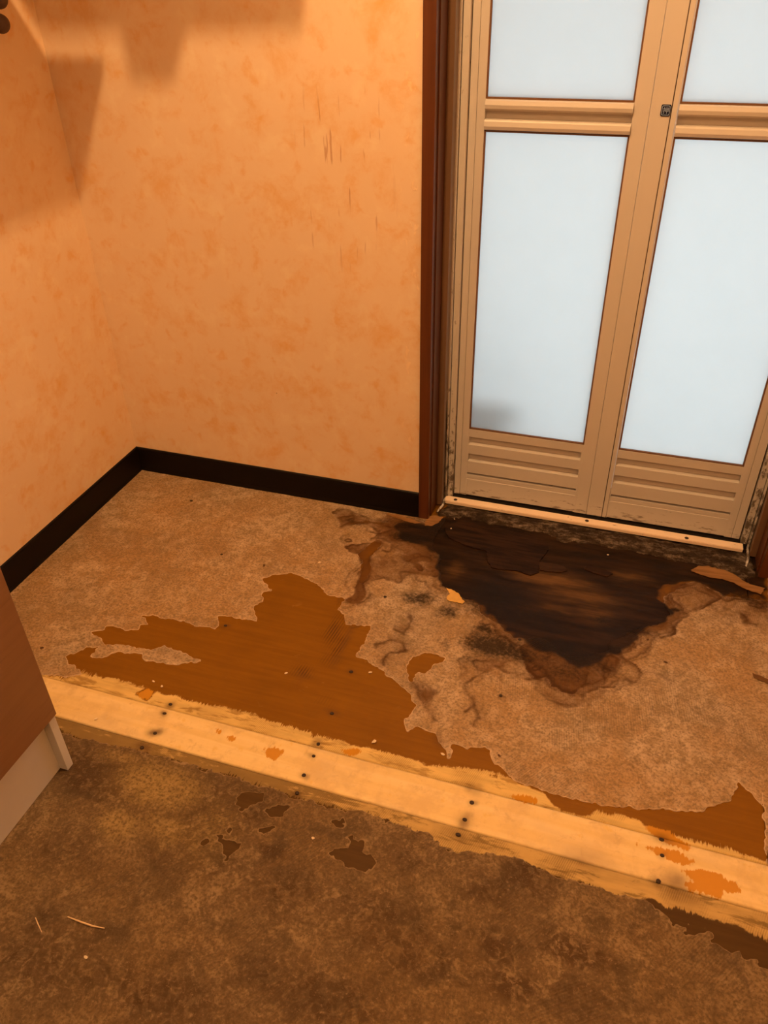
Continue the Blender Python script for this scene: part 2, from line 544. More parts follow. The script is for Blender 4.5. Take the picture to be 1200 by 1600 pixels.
M_wall = mat_wallpaper()
M_base = mat_plain('dark_vinyl_skirting', (0.0050, 0.0028, 0.0022), 0.5, 0.2, 0.2)
M_casing = mat_wood('dark_stained_casing', (0.085, 0.026, 0.009), (0.115, 0.036, 0.012), 0.33, 0.4, (70, 70, 2.0))
M_casing_in = mat_wood('brown_casing_stop', (0.15, 0.085, 0.045), (0.18, 0.10, 0.055), 0.35, 0.4, (70, 70, 2.0))
M_door = mat_door('cream_door_coating')
M_frame = mat_door_grimy()
M_pane = mat_pane()
M_clear = mat_clear()
M_gasket = mat_plain('brown_gasket', (0.16, 0.075, 0.03), 0.6, 0.3)
M_sill = NT('sill')
M_black = mat_plain('grime_black', (0.012, 0.009, 0.007), 0.8, 0.2)
M_ceiling = mat_plain('ceiling_paper', (0.45, 0.40, 0.34), 0.85, 0.2)
M_white = mat_plain('bathroom_white', (0.80, 0.82, 0.82), 0.5, 0.3)


def mat_sill():
    t = M_sill
    t.m.name = 'cream_threshold_coating'
    c = t.mix(t.noise(6, 3), (0.92, 0.74, 0.56), (0.95, 0.78, 0.60))
    chip = t.step(t.noise(85, 5, 0.7, vec=t.mapping(scale=(.7, 1, 1))), 0.64, 0.70)
    c = t.mix(t.math('MULTIPLY', chip, 0.85), c, (0.16, 0.08, 0.035))
    t.color(c)
    t.rough(0.4)
    return t.m


M_sill = mat_sill()

# ------------------------------------------------------------------ floor: traced outlines (metres on the floor plane)
BARE=[(0.253,-0.764),(0.295,-0.759),(0.328,-0.74),(0.31,-0.73),(0.279,-0.723),(0.258,-0.71),(0.266,-0.698),(0.286,-0.682),(0.287,-0.675),(0.311,-0.664),(0.311,-0.694),(0.339,-0.689),(0.349,-0.672),(0.359,-0.663),(0.414,-0.656),(0.425,-0.669),(0.469,-0.665),(0.505,-0.657),(0.544,-0.636),(0.52,-0.63),(0.492,-0.625),(0.464,-0.621),(0.447,-0.619),(0.437,-0.629),(0.423,-0.64),(0.381,-0.64),(0.324,-0.65),(0.267,-0.628),(0.292,-0.613),(0.287,-0.602),(0.309,-0.599),(0.34,-0.599),(0.371,-0.594),(0.362,-0.577),(0.378,-0.57),(0.346,-0.548),(0.369,-0.541),(0.403,-0.542),(0.442,-0.539),(0.472,-0.543),(0.53,-0.541),(0.528,-0.522),(0.514,-0.499),(0.545,-0.494),(0.583,-0.491),(0.607,-0.491),(0.59,-0.471),(0.573,-0.446),(0.588,-0.432),(0.588,-0.415),(0.573,-0.397),(0.59,-0.385),(0.571,-0.366),(0.551,-0.35),(0.575,-0.329),(0.61,-0.315),(0.647,-0.321),(0.685,-0.33),(0.707,-0.35),(0.731,-0.362),(0.766,-0.366),(0.765,-0.402),(0.781,-0.412),(0.796,-0.444),(0.825,-0.436),(0.854,-0.43),(0.856,-0.474),(0.854,-0.525),(0.882,-0.535),(0.906,-0.544),(0.929,-0.558),(0.95,-0.567),(0.978,-0.583),(0.994,-0.592),(1.008,-0.619),(1.005,-0.646),(1.002,-0.658),(1.004,-0.676),(1.017,-0.697),(1.017,-0.679),(1.028,-0.666),(1.048,-0.674),(1.063,-0.676),(1.081,-0.692),(1.094,-0.708),(1.106,-0.735),(1.104,-0.705),(1.096,-0.688),(1.11,-0.683),(1.129,-0.69),(1.145,-0.683),(1.163,-0.673),(1.171,-0.684),(1.184,-0.707),(1.202,-0.716),(1.224,-0.729),(1.239,-0.736),(1.253,-0.734),(1.26,-0.737),(1.284,-0.739),(1.312,-0.74),(1.371,-0.737),(1.41,-0.733),(1.432,-0.726),(1.458,-0.718),(1.497,-0.711),(1.536,-0.698),(1.567,-0.678),(1.589,-0.66),(1.598,-0.631),(1.603,-0.617),(1.624,-0.637),(1.638,-0.655),(1.641,-0.63),(1.641,-0.8),(0.2,-0.8)]
ISLE=[(0.961,-0.521),(0.969,-0.493),(0.988,-0.476),(1.01,-0.474),(1.031,-0.477),(1.031,-0.49),(1.016,-0.504),(1.01,-0.524),(1.004,-0.533),(0.989,-0.528),(0.988,-0.54),(0.989,-0.561),(0.982,-0.567),(0.971,-0.549)]
RIBBON=[(0.763,-0.136),(0.787,-0.135),(0.778,-0.17),(0.773,-0.203),(0.79,-0.25),(0.792,-0.279),(0.788,-0.3),(0.778,-0.303),(0.776,-0.284),(0.761,-0.228),(0.74,-0.197),(0.75,-0.167)]
DARKBARE=[(0.908,0.011),(0.909,-0.018),(0.904,-0.077),(0.909,-0.12),(0.934,-0.144),(0.94,-0.163),(0.945,-0.193),(0.954,-0.22),(0.967,-0.255),(0.978,-0.261),(1.008,-0.271),(1.03,-0.288),(1.051,-0.286),(1.065,-0.299),(1.074,-0.319),(1.074,-0.32),(1.099,-0.333),(1.124,-0.343),(1.137,-0.361),(1.159,-0.373),(1.188,-0.369),(1.209,-0.361),(1.235,-0.367),(1.256,-0.383),(1.283,-0.396),(1.316,-0.388),(1.318,-0.381),(1.355,-0.359),(1.357,-0.343),(1.362,-0.32),(1.382,-0.298),(1.398,-0.279),(1.422,-0.261),(1.447,-0.25),(1.467,-0.221),(1.474,-0.202),(1.466,-0.175),(1.461,-0.146),(1.479,-0.123),(1.508,-0.082),(1.538,-0.067),(1.557,-0.086),(1.597,-0.102),(1.641,-0.098),(1.684,-0.097),(1.7,0.12),(0.87,0.12)]
DARK=[(0.797,-0.06),(0.811,-0.038),(0.838,-0.034),(0.866,-0.037),(0.905,-0.002),(0.903,0.034),(0.88,0.1),(1.69,0.1),(1.684,-0.091),(1.642,-0.08),(1.59,-0.107),(1.564,-0.09),(1.523,-0.071),(1.478,-0.098),(1.449,-0.125),(1.466,-0.175),(1.477,-0.195),(1.454,-0.243),(1.433,-0.255),(1.414,-0.304),(1.398,-0.336),(1.369,-0.365),(1.322,-0.415),(1.301,-0.419),(1.276,-0.414),(1.246,-0.4),(1.22,-0.39),(1.189,-0.376),(1.159,-0.373),(1.137,-0.361),(1.124,-0.343),(1.099,-0.333),(1.074,-0.32),(1.066,-0.299),(1.045,-0.282),(1.051,-0.286),(1.03,-0.288),(1.008,-0.271),(0.978,-0.261),(0.967,-0.255),(0.954,-0.22),(0.945,-0.193),(0.934,-0.144),(0.906,-0.132),(0.882,-0.128),(0.851,-0.115),(0.83,-0.099)]
FLAP=[(1.178,-0.403),(1.192,-0.375),(1.226,-0.388),(1.259,-0.401),(1.291,-0.413),(1.319,-0.391),(1.318,-0.381),(1.346,-0.378),(1.372,-0.364),(1.381,-0.387),(1.359,-0.443),(1.334,-0.465),(1.3,-0.49),(1.299,-0.498),(1.271,-0.492),(1.254,-0.476),(1.236,-0.456),(1.212,-0.442),(1.193,-0.421)]
PALEUP=[(0.221,-0.766),(0.295,-0.759),(0.324,-0.735),(0.369,-0.733),(0.409,-0.73),(0.451,-0.734),(0.475,-0.732),(0.463,-0.753),(0.494,-0.763),(0.498,-0.733),(0.557,-0.738),(0.61,-0.739),(0.661,-0.729),(0.718,-0.731),(0.732,-0.737),(0.812,-0.74),(0.858,-0.745),(0.9,-0.742),(0.974,-0.741),(1.025,-0.741),(1.077,-0.743),(1.11,-0.736),(1.162,-0.726),(1.215,-0.727),(1.182,-0.732),(1.225,-0.73),(1.236,-0.737),(1.253,-0.736),(1.25,-0.737),(1.279,-0.742),(1.301,-0.76),(1.32,-0.768),(1.351,-0.766),(1.367,-0.75),(1.407,-0.749),(1.442,-0.748),(1.46,-0.759),(1.499,-0.757),(1.541,-0.755),(1.582,-0.755),(1.622,-0.759),(1.636,-0.761),(1.95,-0.7),(1.95,-0.8),(0.1,-0.8)]
PALELO=[(0.1,-0.845),(1.95,-0.845),(1.634,-0.897),(1.619,-0.893),(1.59,-0.886),(1.559,-0.887),(1.521,-0.886),(1.49,-0.887),(1.47,-0.88),(1.442,-0.89),(1.406,-0.891),(1.377,-0.887),(1.348,-0.889),(1.327,-0.889),(1.288,-0.882),(1.249,-0.88),(1.193,-0.888),(1.146,-0.897),(1.162,-0.892),(1.127,-0.893),(1.105,-0.88),(1.067,-0.879),(1.017,-0.873),(0.979,-0.874),(0.921,-0.878),(0.871,-0.878),(0.81,-0.879),(0.696,-0.874),(0.64,-0.875),(0.593,-0.873),(0.55,-0.878),(0.488,-0.88),(0.427,-0.883),(0.387,-0.88)]
BARELO=[(0.1,-0.83),(1.95,-0.83),(1.665,-0.96),(1.641,-0.945),(1.619,-0.941),(1.619,-0.929),(1.599,-0.932),(1.596,-0.921),(1.577,-0.927),(1.557,-0.924),(1.556,-0.915),(1.551,-0.911),(1.533,-0.918),(1.518,-0.923),(1.525,-0.907),(1.524,-0.904),(1.511,-0.911),(1.498,-0.919),(1.496,-0.913),(1.493,-0.906),(1.476,-0.903),(1.471,-0.894),(1.463,-0.884),(1.442,-0.89),(1.406,-0.891),(1.377,-0.887),(1.348,-0.889),(1.327,-0.889),(1.288,-0.882),(1.249,-0.88),(1.193,-0.888),(1.146,-0.897),(1.162,-0.892),(1.127,-0.893),(1.105,-0.88),(1.067,-0.879),(1.017,-0.873),(0.979,-0.874),(0.921,-0.878),(0.871,-0.878),(0.81,-0.879),(0.696,-0.874),(0.64,-0.875),(0.593,-0.873),(0.55,-0.878),(0.488,-0.88),(0.427,-0.883),(0.387,-0.88)]
HOLES=[[(0.771,-0.924),(0.774,-0.9),(0.806,-0.89),(0.811,-0.899),(0.8,-0.915),(0.787,-0.926)],
[(0.83,-0.919),(0.843,-0.902),(0.857,-0.901),(0.86,-0.92),(0.841,-0.925)],
[(0.763,-0.991),(0.775,-0.985),(0.794,-0.993),(0.813,-0.99),(0.807,-1.007),(0.804,-1.017),(0.79,-1.004),(0.773,-1)],
[(0.75,-1.007),(0.754,-0.997),(0.763,-1.003),(0.756,-1.011)],
[(0.774,-0.972),(0.784,-0.969),(0.787,-0.98)],
[(0.967,-0.96),(0.973,-0.946),(0.985,-0.94),(0.989,-0.929),(1.008,-0.926),(1.013,-0.94),(1.03,-0.941),(1.04,-0.949),(1.039,-0.961),(1.028,-0.976),(1.011,-0.973),(0.994,-0.972),(0.98,-0.965)],
[(0.948,-0.904),(0.961,-0.901),(0.966,-0.912),(0.958,-0.914)],
[(0.831,-0.954),(0.851,-0.946),(0.844,-0.956)],
[(0.979,-0.923),(0.988,-0.919),(0.986,-0.927)]]
OCHRE=[[(1.453,-0.751),(1.47,-0.753),(1.492,-0.751),(1.5,-0.761),(1.521,-0.767),(1.528,-0.774),(1.519,-0.782),(1.501,-0.778),(1.481,-0.779),(1.464,-0.767),(1.451,-0.761)],
[(1.441,-0.792),(1.465,-0.794),(1.471,-0.789),(1.493,-0.788),(1.505,-0.786),(1.521,-0.791),(1.527,-0.798),(1.525,-0.805),(1.513,-0.81),(1.5,-0.811),(1.484,-0.804),(1.467,-0.8),(1.449,-0.796)],
[(1.513,-0.816),(1.533,-0.81),(1.55,-0.809),(1.57,-0.809),(1.579,-0.815),(1.594,-0.817),(1.597,-0.827),(1.588,-0.836),(1.577,-0.836),(1.567,-0.85),(1.552,-0.848),(1.533,-0.849),(1.525,-0.854),(1.512,-0.841),(1.529,-0.833),(1.517,-0.824)],
[(1.22,-0.763),(1.253,-0.754),(1.273,-0.758),(1.27,-0.767),(1.238,-0.772)],
[(0.463,-0.753),(0.48,-0.733),(0.495,-0.737),(0.497,-0.763),(0.478,-0.761)],
[(0.768,-0.802),(0.785,-0.79),(0.807,-0.796),(0.802,-0.816),(0.784,-0.819)],
[(0.687,-0.795),(0.701,-0.789),(0.709,-0.8),(0.696,-0.806)],
[(0.906,-0.759),(0.934,-0.747),(0.946,-0.753),(0.931,-0.769),(0.915,-0.769)],
[(0.659,-0.784),(0.674,-0.791),(0.669,-0.795)],
[(0.686,-0.794),(0.7,-0.789),(0.71,-0.8),(0.695,-0.805)]]
TIDES=[[(1.146,-0.469),(1.13,-0.482),(1.114,-0.498),(1.094,-0.517),(1.091,-0.539),(1.1,-0.557),(1.114,-0.577),(1.12,-0.591),(1.108,-0.606)],
[(1.146,-0.469),(1.163,-0.479),(1.186,-0.483),(1.205,-0.487),(1.225,-0.485),(1.242,-0.476)],
[(1.176,-0.403),(1.197,-0.424),(1.219,-0.444),(1.243,-0.463),(1.259,-0.488),(1.278,-0.496),(1.299,-0.498),(1.312,-0.484),(1.327,-0.466)],
[(1.197,-0.46),(1.202,-0.471),(1.218,-0.477),(1.239,-0.475)],
[(1.227,-0.497),(1.233,-0.512),(1.252,-0.524),(1.277,-0.533),(1.3,-0.533),(1.333,-0.525)],
[(1.005,-0.561),(1.029,-0.566),(1.045,-0.568),(1.036,-0.593),(1.03,-0.615)],
[(1.002,-0.571),(1.011,-0.592),(1.03,-0.615),(1.039,-0.627),(1.057,-0.637)],
[(1.12,-0.591),(1.132,-0.606),(1.141,-0.619),(1.13,-0.634)],
[(1.372,-0.359),(1.405,-0.38),(1.426,-0.403),(1.418,-0.432),(1.384,-0.43),(1.38,-0.456)],
[(1.331,-0.387),(1.353,-0.416),(1.376,-0.413),(1.38,-0.377),(1.362,-0.362)],
[(1.329,-0.388),(1.346,-0.413),(1.358,-0.438),(1.353,-0.454),(1.327,-0.467),(1.3,-0.494)],
[(1.362,-0.32),(1.384,-0.335),(1.397,-0.315),(1.389,-0.296)],
[(1.372,-0.364),(1.396,-0.347),(1.409,-0.332),(1.401,-0.319)],
[(1.399,-0.298),(1.42,-0.281),(1.441,-0.28),(1.459,-0.285),(1.469,-0.271),(1.465,-0.261)],
[(1.461,-0.146),(1.48,-0.171),(1.477,-0.195)],
[(1.503,-0.193),(1.531,-0.173),(1.56,-0.141),(1.582,-0.11)],
[(1.567,-0.162),(1.596,-0.142),(1.617,-0.153),(1.63,-0.178),(1.651,-0.183)],
[(1.578,-0.182),(1.592,-0.16),(1.61,-0.167),(1.616,-0.182),(1.591,-0.195),(1.577,-0.194)],
[(1.42,-0.405),(1.453,-0.4),(1.479,-0.401)],
[(1.279,-0.487),(1.301,-0.503),(1.322,-0.51)],
[(0.812,-0.273),(0.828,-0.263),(0.847,-0.272),(0.864,-0.276),(0.875,-0.269),(0.872,-0.24),(0.883,-0.232),(0.914,-0.232),(0.942,-0.229),(0.952,-0.221)],
[(0.846,-0.176),(0.861,-0.192),(0.873,-0.189),(0.87,-0.169),(0.887,-0.158),(0.906,-0.158),(0.924,-0.153),(0.936,-0.17)],
[(0.792,-0.171),(0.808,-0.161),(0.821,-0.135),(0.834,-0.115)],
[(0.614,-0.046),(0.632,-0.034),(0.652,-0.028),(0.676,-0.046),(0.686,-0.073),(0.723,-0.068),(0.755,-0.07),(0.798,-0.075),(0.778,-0.086),(0.765,-0.099)],
[(0.66,-0.11),(0.675,-0.082),(0.686,-0.073)],
[(0.885,-0.175),(0.904,-0.205),(0.922,-0.215),(0.937,-0.213)],
[(0.763,-0.136),(0.787,-0.135),(0.778,-0.17),(0.773,-0.203),(0.79,-0.25),(0.792,-0.279),(0.788,-0.3)],
[(0.795,-0.307),(0.807,-0.332),(0.807,-0.359),(0.802,-0.37)],
[(0.742,-0.197),(0.718,-0.182),(0.703,-0.179)],
[(0.772,-0.314),(0.787,-0.338),(0.789,-0.36),(0.771,-0.361)],
[(0.752,-0.134),(0.777,-0.115),(0.8,-0.125),(0.822,-0.129)],
[(0.919,-0.371),(0.933,-0.395),(0.933,-0.427),(0.905,-0.421)],
[(0.886,-0.485),(0.909,-0.451),(0.935,-0.457),(0.951,-0.479),(0.935,-0.487),(0.914,-0.497),(0.912,-0.536)],
[(0.987,-0.568),(1.012,-0.578),(1.036,-0.6),(1.04,-0.569)]]
MOLD=[(0.929,-0.311,0.03,0.02,0.8),(1.004,-0.338,0.022,0.02,0.7),(1.028,-0.432,0.012,0.025,0.45),(1.121,-0.414,0.05,0.03,0.9),(1.084,-0.405,0.03,0.02,0.5),(1.163,-0.42,0.05,0.025,0.7),(1.098,-0.37,0.03,0.012,0.7),(1.079,-0.471,0.02,0.015,0.5),(1.251,-0.378,0.05,0.022,0.8),(1.293,-0.391,0.04,0.02,0.7),(1.205,-0.388,0.03,0.015,0.5),(1.333,-0.262,0.03,0.01,0.7),(1.356,-0.291,0.03,0.015,0.7),(1.291,-0.296,0.015,0.012,0.5),(1.287,-0.392,0.03,0.02,0.6),(1.007,-0.018,0.06,0.03,0.8),(0.842,-0.096,0.04,0.015,0.9),(0.929,-0.041,0.05,0.03,0.7),(1.088,-0.252,0.07,0.05,0.8),(1.142,-0.303,0.09,0.03,0.7),(0.936,-0.136,0.03,0.03,0.6),(1.297,-0.041,0.06,0.015,0.6),(1.171,-0.13,0.05,0.012,0.4),(1.59,-0.065,0.04,0.015,0.8),(1.63,-0.088,0.04,0.015,0.7),(1.67,-0.11,0.03,0.02,0.5),(1.548,-0.029,0.03,0.01,0.7),(1.483,-0.189,0.01,0.006,0.9),(1.666,0.07,0.04,0.02,0.8),(1.446,-0.022,0.05,0.02,0.6),(0.67,-0.075,0.015,0.008,0.5),(0.699,-0.081,0.03,0.01,0.4),(1.273,-0.444,0.06,0.03,0.5),(1.334,-0.407,0.05,0.025,0.5),(1.23,-0.419,0.05,0.02,0.45),(1.416,-0.273,0.04,0.015,0.5),(0.838,-0.024,0.05,0.02,0.5),(0.759,-0.048,0.03,0.012,0.5),(0.946,-0.172,0.02,0.03,0.4)]
LIGHTEN=[(1.206,-0.157,0.1,0.025,0.8),(1.128,-0.143,0.06,0.012,0.7),(1.27,-0.197,0.1,0.03,0.6),(0.981,-0.187,0.025,0.03,0.5),(1.234,-0.253,0.06,0.02,0.4),(1.52,-0.109,0.035,0.03,1),(1.493,-0.152,0.03,0.02,0.6),(1.318,-0.249,0.05,0.03,0.5),(1.376,-0.093,0.06,0.02,0.5),(1.178,0.033,0.05,0.008,0.3),(1.034,-0.066,0.04,0.01,0.3),(0.879,-0.166,0.02,0.02,0.2)]
HALO=[(0.544,-0.758,0.012,0.01,0.7),(0.545,-0.782,0.012,0.01,0.7),(0.553,-0.83,0.014,0.011,0.8),(0.548,-0.867,0.014,0.011,0.7),(0.861,-0.761,0.014,0.012,0.7),(0.863,-0.789,0.01,0.008,0.6),(0.862,-0.833,0.01,0.008,0.6),(0.865,-0.871,0.012,0.009,0.7),(1.163,-0.798,0.01,0.008,0.6),(1.159,-0.834,0.018,0.013,0.8),(1.155,-0.865,0.016,0.012,0.6),(1.157,-0.769,0.02,0.012,0.6),(1.478,-0.773,0.02,0.012,0.6),(1.48,-0.802,0.008,0.006,0.5),(1.476,-0.849,0.012,0.01,0.7),(1.164,-0.545,0.008,0.006,0.5),(0.859,-0.685,0.014,0.008,0.6),(0.544,-0.523,0.012,0.006,0.5),(0.857,-0.571,0.012,0.007,0.6),(0.768,-0.608,0.018,0.016,0.5),(0.766,-0.621,0.01,0.02,0.4),(0.814,-0.487,0.008,0.06,0.5),(0.784,-0.465,0.02,0.04,0.3),(0.815,-0.546,0.012,0.03,0.35),(1.348,-0.853,0.04,0.014,0.5),(1.372,-0.839,0.05,0.02,0.35),(1.506,-0.848,0.025,0.03,0.6),(1.521,-0.86,0.02,0.02,0.5),(1.074,-0.688,0.02,0.012,0.45),(0.94,-0.685,0.03,0.02,0.15),(0.836,-0.887,0.03,0.012,0.3)]
DIRT=[(0.559,-0.932,0.13,0.05,0.8),(0.717,-0.958,0.1,0.07,0.6),(0.503,-0.928,0.06,0.03,0.6),(0.611,-0.951,0.08,0.04,0.5),(0.775,-0.926,0.08,0.05,0.5),(0.748,-1.035,0.12,0.04,0.35),(0.935,-1.044,0.14,0.05,0.35),(1.037,-1.033,0.1,0.05,0.35),(1.283,-0.901,0.05,0.06,0.4),(1.222,-0.954,0.06,0.05,0.35),(1.129,-1.065,0.15,0.06,0.35),(1.366,-1,0.06,0.03,0.5),(1.284,-1.072,0.05,0.03,0.5),(1.453,-0.943,0.04,0.02,0.25),(0.538,-1.089,0.1,0.05,0.3),(1.029,-1.171,0.2,0.06,0.35),(0.811,-1.239,0.2,0.06,0.35),(1.086,-0.917,0.1,0.06,0.3),(0.864,-0.987,0.04,0.015,0.4),(0.62,-1.245,0.12,0.08,0.35),(1.373,-1.062,0.1,0.05,0.3),(1.256,-1.025,0.06,0.04,0.4)]
NAILS=[(0.544,-0.758),(0.545,-0.782),(0.553,-0.83),(0.548,-0.867),(0.861,-0.761),(0.863,-0.789),(0.862,-0.833),(0.865,-0.871),(1.163,-0.798),(1.159,-0.834),(1.155,-0.865),(1.478,-0.773),(1.48,-0.802),(1.476,-0.849),(1.164,-0.545),(0.859,-0.685),(0.544,-0.523),(0.416,-0.297),(0.857,-0.571),(0.853,-0.33),(1.172,-0.378),(0.225,-0.108)]
FLAKES=[[(0.981,-0.263),(0.997,-0.264),(1.013,-0.273),(1.024,-0.288),(1.033,-0.296),(1.029,-0.304),(1.01,-0.303),(0.994,-0.303),(0.988,-0.294),(0.993,-0.279)],
[(1.517,-0.031),(1.535,-0.009),(1.558,-0.002),(1.577,-0.006),(1.6,-0.009),(1.618,-0.02),(1.636,-0.037),(1.654,-0.048),(1.68,-0.049),(1.671,-0.074),(1.653,-0.07),(1.632,-0.061),(1.61,-0.048),(1.588,-0.042),(1.557,-0.045),(1.535,-0.039)],
[(0.862,-0.023),(0.868,0.005),(0.88,0.015),(0.902,0.009),(0.895,-0.017),(0.883,-0.035),(0.866,-0.037)],
[(0.751,-0.014),(0.789,-0.012),(0.834,-0.023),(0.854,-0.029),(0.838,-0.036),(0.81,-0.033),(0.776,-0.025)]]
CRUMBS=[(0.661,-0.258),(0.537,-0.308),(0.185,-0.703),(0.677,-1.224),(0.925,-0.944),(0.48,-0.716),(0.504,-0.723),(0.731,-0.616),(0.896,-0.563),(0.817,-0.607),(0.96,-0.726),(1.09,-0.716),(0.932,0.012),(0.934,-0.031),(1.455,-0.034),(1.326,-0.027),(1.433,-0.3),(1.471,-0.357),(1.189,-0.688),(0.425,-0.835),(1.655,-0.363)]
SPLIN=[[(0.614,-1.181),(0.636,-1.182),(0.659,-1.182),(0.679,-1.179)],
[(0.567,-1.197),(0.577,-1.204),(0.591,-1.213)],
[(1.641,-0.344),(1.656,-0.345),(1.668,-0.351)]]
MORTAR=[(0.886,0.021),(0.893,0.056),(0.926,0.091),(0.9,0.072),(1.64,0.072),(1.658,0.035),(1.66,0.002),(1.633,-0.025),(1.6,-0.006),(1.558,0.002),(1.523,0.001),(1.492,0.005),(1.46,0.004),(1.42,0.008),(1.391,0.016),(1.355,0.007),(1.314,0.012),(1.272,0.011),(1.211,0.006),(1.168,0.023),(1.122,0.023),(1.098,0.029),(1.064,0.022),(1.016,0.028),(0.967,0.035),(0.924,0.029)]
WETB=[(0.694,-0.067,0.05,0.02,0.8),(0.772,-0.088,0.05,0.025,0.8),(0.857,-0.146,0.05,0.035,0.9),(0.812,-0.212,0.035,0.04,0.75),(0.776,-0.274,0.022,0.05,0.85),(0.778,-0.368,0.02,0.03,0.7),(0.914,-0.232,0.03,0.025,0.7),(0.92,-0.072,0.05,0.03,0.9),(0.699,-0.152,0.02,0.02,0.5),(1.12,-0.472,0.06,0.03,0.5),(1.09,-0.518,0.03,0.03,0.5),(1.236,-0.455,0.05,0.02,0.6),(1.302,-0.471,0.05,0.03,0.7),(1.35,-0.439,0.05,0.03,0.6),(1.256,-0.411,0.06,0.03,0.8),(1.368,-0.358,0.04,0.02,0.8),(1.404,-0.307,0.03,0.02,0.7),(1.442,-0.265,0.03,0.02,0.6),(1.331,-0.498,0.04,0.02,0.4),(1.574,-0.161,0.04,0.015,0.5),(1.614,-0.159,0.04,0.02,0.5),(0.933,-0.451,0.02,0.02,0.35),(0.899,-0.481,0.02,0.02,0.35),(1.007,-0.562,0.02,0.02,0.4),(1.123,-0.578,0.02,0.03,0.35),(1.012,-0.427,0.03,0.02,0.3),(0.817,-0.434,0.015,0.02,0.5),(1.657,-0.102,0.04,0.03,0.6)]
COMB=[(0.78,-0.466,0.018,0.05,1),(0.805,-0.51,0.012,0.05,0.9),(0.764,-0.6,0.025,0.02,0.8),(0.802,-0.55,0.03,0.02,0.5),(0.813,-0.403,0.02,0.02,0.5),(1.028,-0.432,0.02,0.02,0.6),(0.831,-0.66,0.03,0.03,0.35)]
WETP=[[(0.614,-0.046),(0.63,-0.029),(0.654,-0.025),(0.681,-0.038),(0.735,-0.052),(0.755,-0.016),(0.806,-0.019),(0.86,-0.039),(0.914,-0.074),(0.955,-0.22),(0.942,-0.231),(0.915,-0.234),(0.884,-0.236),(0.874,-0.244),(0.875,-0.269),(0.865,-0.279),(0.848,-0.274),(0.829,-0.265),(0.813,-0.275),(0.807,-0.294),(0.801,-0.315),(0.809,-0.359),(0.792,-0.378),(0.769,-0.366),(0.783,-0.344),(0.774,-0.309),(0.776,-0.284),(0.763,-0.237),(0.74,-0.197),(0.704,-0.181),(0.713,-0.168),(0.756,-0.144),(0.766,-0.101),(0.725,-0.073),(0.688,-0.078),(0.66,-0.11),(0.637,-0.076)],
[(0.766,-0.132),(0.788,-0.134),(0.78,-0.172),(0.774,-0.203),(0.792,-0.249),(0.794,-0.278),(0.79,-0.301),(0.807,-0.341),(0.803,-0.374),(0.785,-0.366),(0.787,-0.338),(0.774,-0.309),(0.776,-0.284),(0.76,-0.228),(0.74,-0.197),(0.747,-0.168)],
[(0.66,-0.11),(0.674,-0.079),(0.713,-0.071),(0.754,-0.067),(0.801,-0.074),(0.779,-0.089),(0.766,-0.101),(0.754,-0.139),(0.774,-0.138),(0.822,-0.118),(0.859,-0.107),(0.906,-0.132),(0.931,-0.14),(0.917,-0.073),(0.858,-0.033),(0.804,-0.038),(0.768,-0.054),(0.71,-0.06)],
[(0.845,-0.171),(0.868,-0.161),(0.891,-0.149),(0.923,-0.148),(0.944,-0.183),(0.931,-0.177),(0.898,-0.174),(0.889,-0.189),(0.906,-0.215),(0.886,-0.2),(0.873,-0.199),(0.858,-0.193)],
[(1.146,-0.469),(1.163,-0.479),(1.186,-0.483),(1.205,-0.487),(1.225,-0.485),(1.233,-0.512),(1.252,-0.524),(1.277,-0.533),(1.3,-0.533),(1.333,-0.525),(1.384,-0.43),(1.418,-0.432),(1.426,-0.403),(1.405,-0.38),(1.372,-0.359),(1.398,-0.33),(1.408,-0.327),(1.4,-0.303),(1.42,-0.281),(1.459,-0.285),(1.483,-0.262),(1.485,-0.216),(1.51,-0.191),(1.538,-0.171),(1.582,-0.11),(1.538,-0.067),(1.479,-0.11),(1.466,-0.175),(1.316,-0.388),(1.256,-0.383),(1.209,-0.361),(1.178,-0.403),(1.198,-0.429),(1.173,-0.445),(1.15,-0.457)],
[(1.062,-0.405),(1.081,-0.361),(1.125,-0.362),(1.178,-0.403),(1.198,-0.429),(1.173,-0.445),(1.146,-0.469),(1.13,-0.482),(1.114,-0.498),(1.094,-0.517),(1.091,-0.539),(1.076,-0.506),(1.062,-0.475)],
[(1.582,-0.11),(1.641,-0.098),(1.684,-0.097),(1.679,-0.18),(1.651,-0.183),(1.63,-0.178),(1.617,-0.153),(1.596,-0.142),(1.567,-0.162),(1.56,-0.147)],
[(1.197,-0.46),(1.178,-0.403),(1.193,-0.38),(1.226,-0.388),(1.259,-0.401),(1.291,-0.413),(1.319,-0.391),(1.327,-0.462),(1.312,-0.484),(1.299,-0.498),(1.278,-0.496),(1.259,-0.488),(1.243,-0.463),(1.224,-0.477)],
[(1.331,-0.387),(1.353,-0.416),(1.376,-0.413),(1.38,-0.377),(1.362,-0.362)],
[(1.362,-0.32),(1.384,-0.335),(1.397,-0.315),(1.389,-0.296),(1.419,-0.27),(1.448,-0.272),(1.472,-0.254),(1.467,-0.221),(1.422,-0.261),(1.382,-0.298)],
[(0.919,-0.371),(0.936,-0.394),(0.934,-0.43),(0.905,-0.421),(0.92,-0.406)],
[(0.884,-0.486),(0.908,-0.448),(0.934,-0.454),(0.953,-0.478),(0.936,-0.49),(0.911,-0.471),(0.907,-0.505),(0.911,-0.539),(0.898,-0.514)],
[(0.987,-0.568),(1.011,-0.575),(1.039,-0.564),(1.036,-0.6),(1.051,-0.623),(1.032,-0.618),(1.008,-0.597)],
[(1.005,-0.561),(1.044,-0.566),(1.036,-0.593),(1.031,-0.618),(1.057,-0.637),(1.025,-0.632),(1.008,-0.593)]]
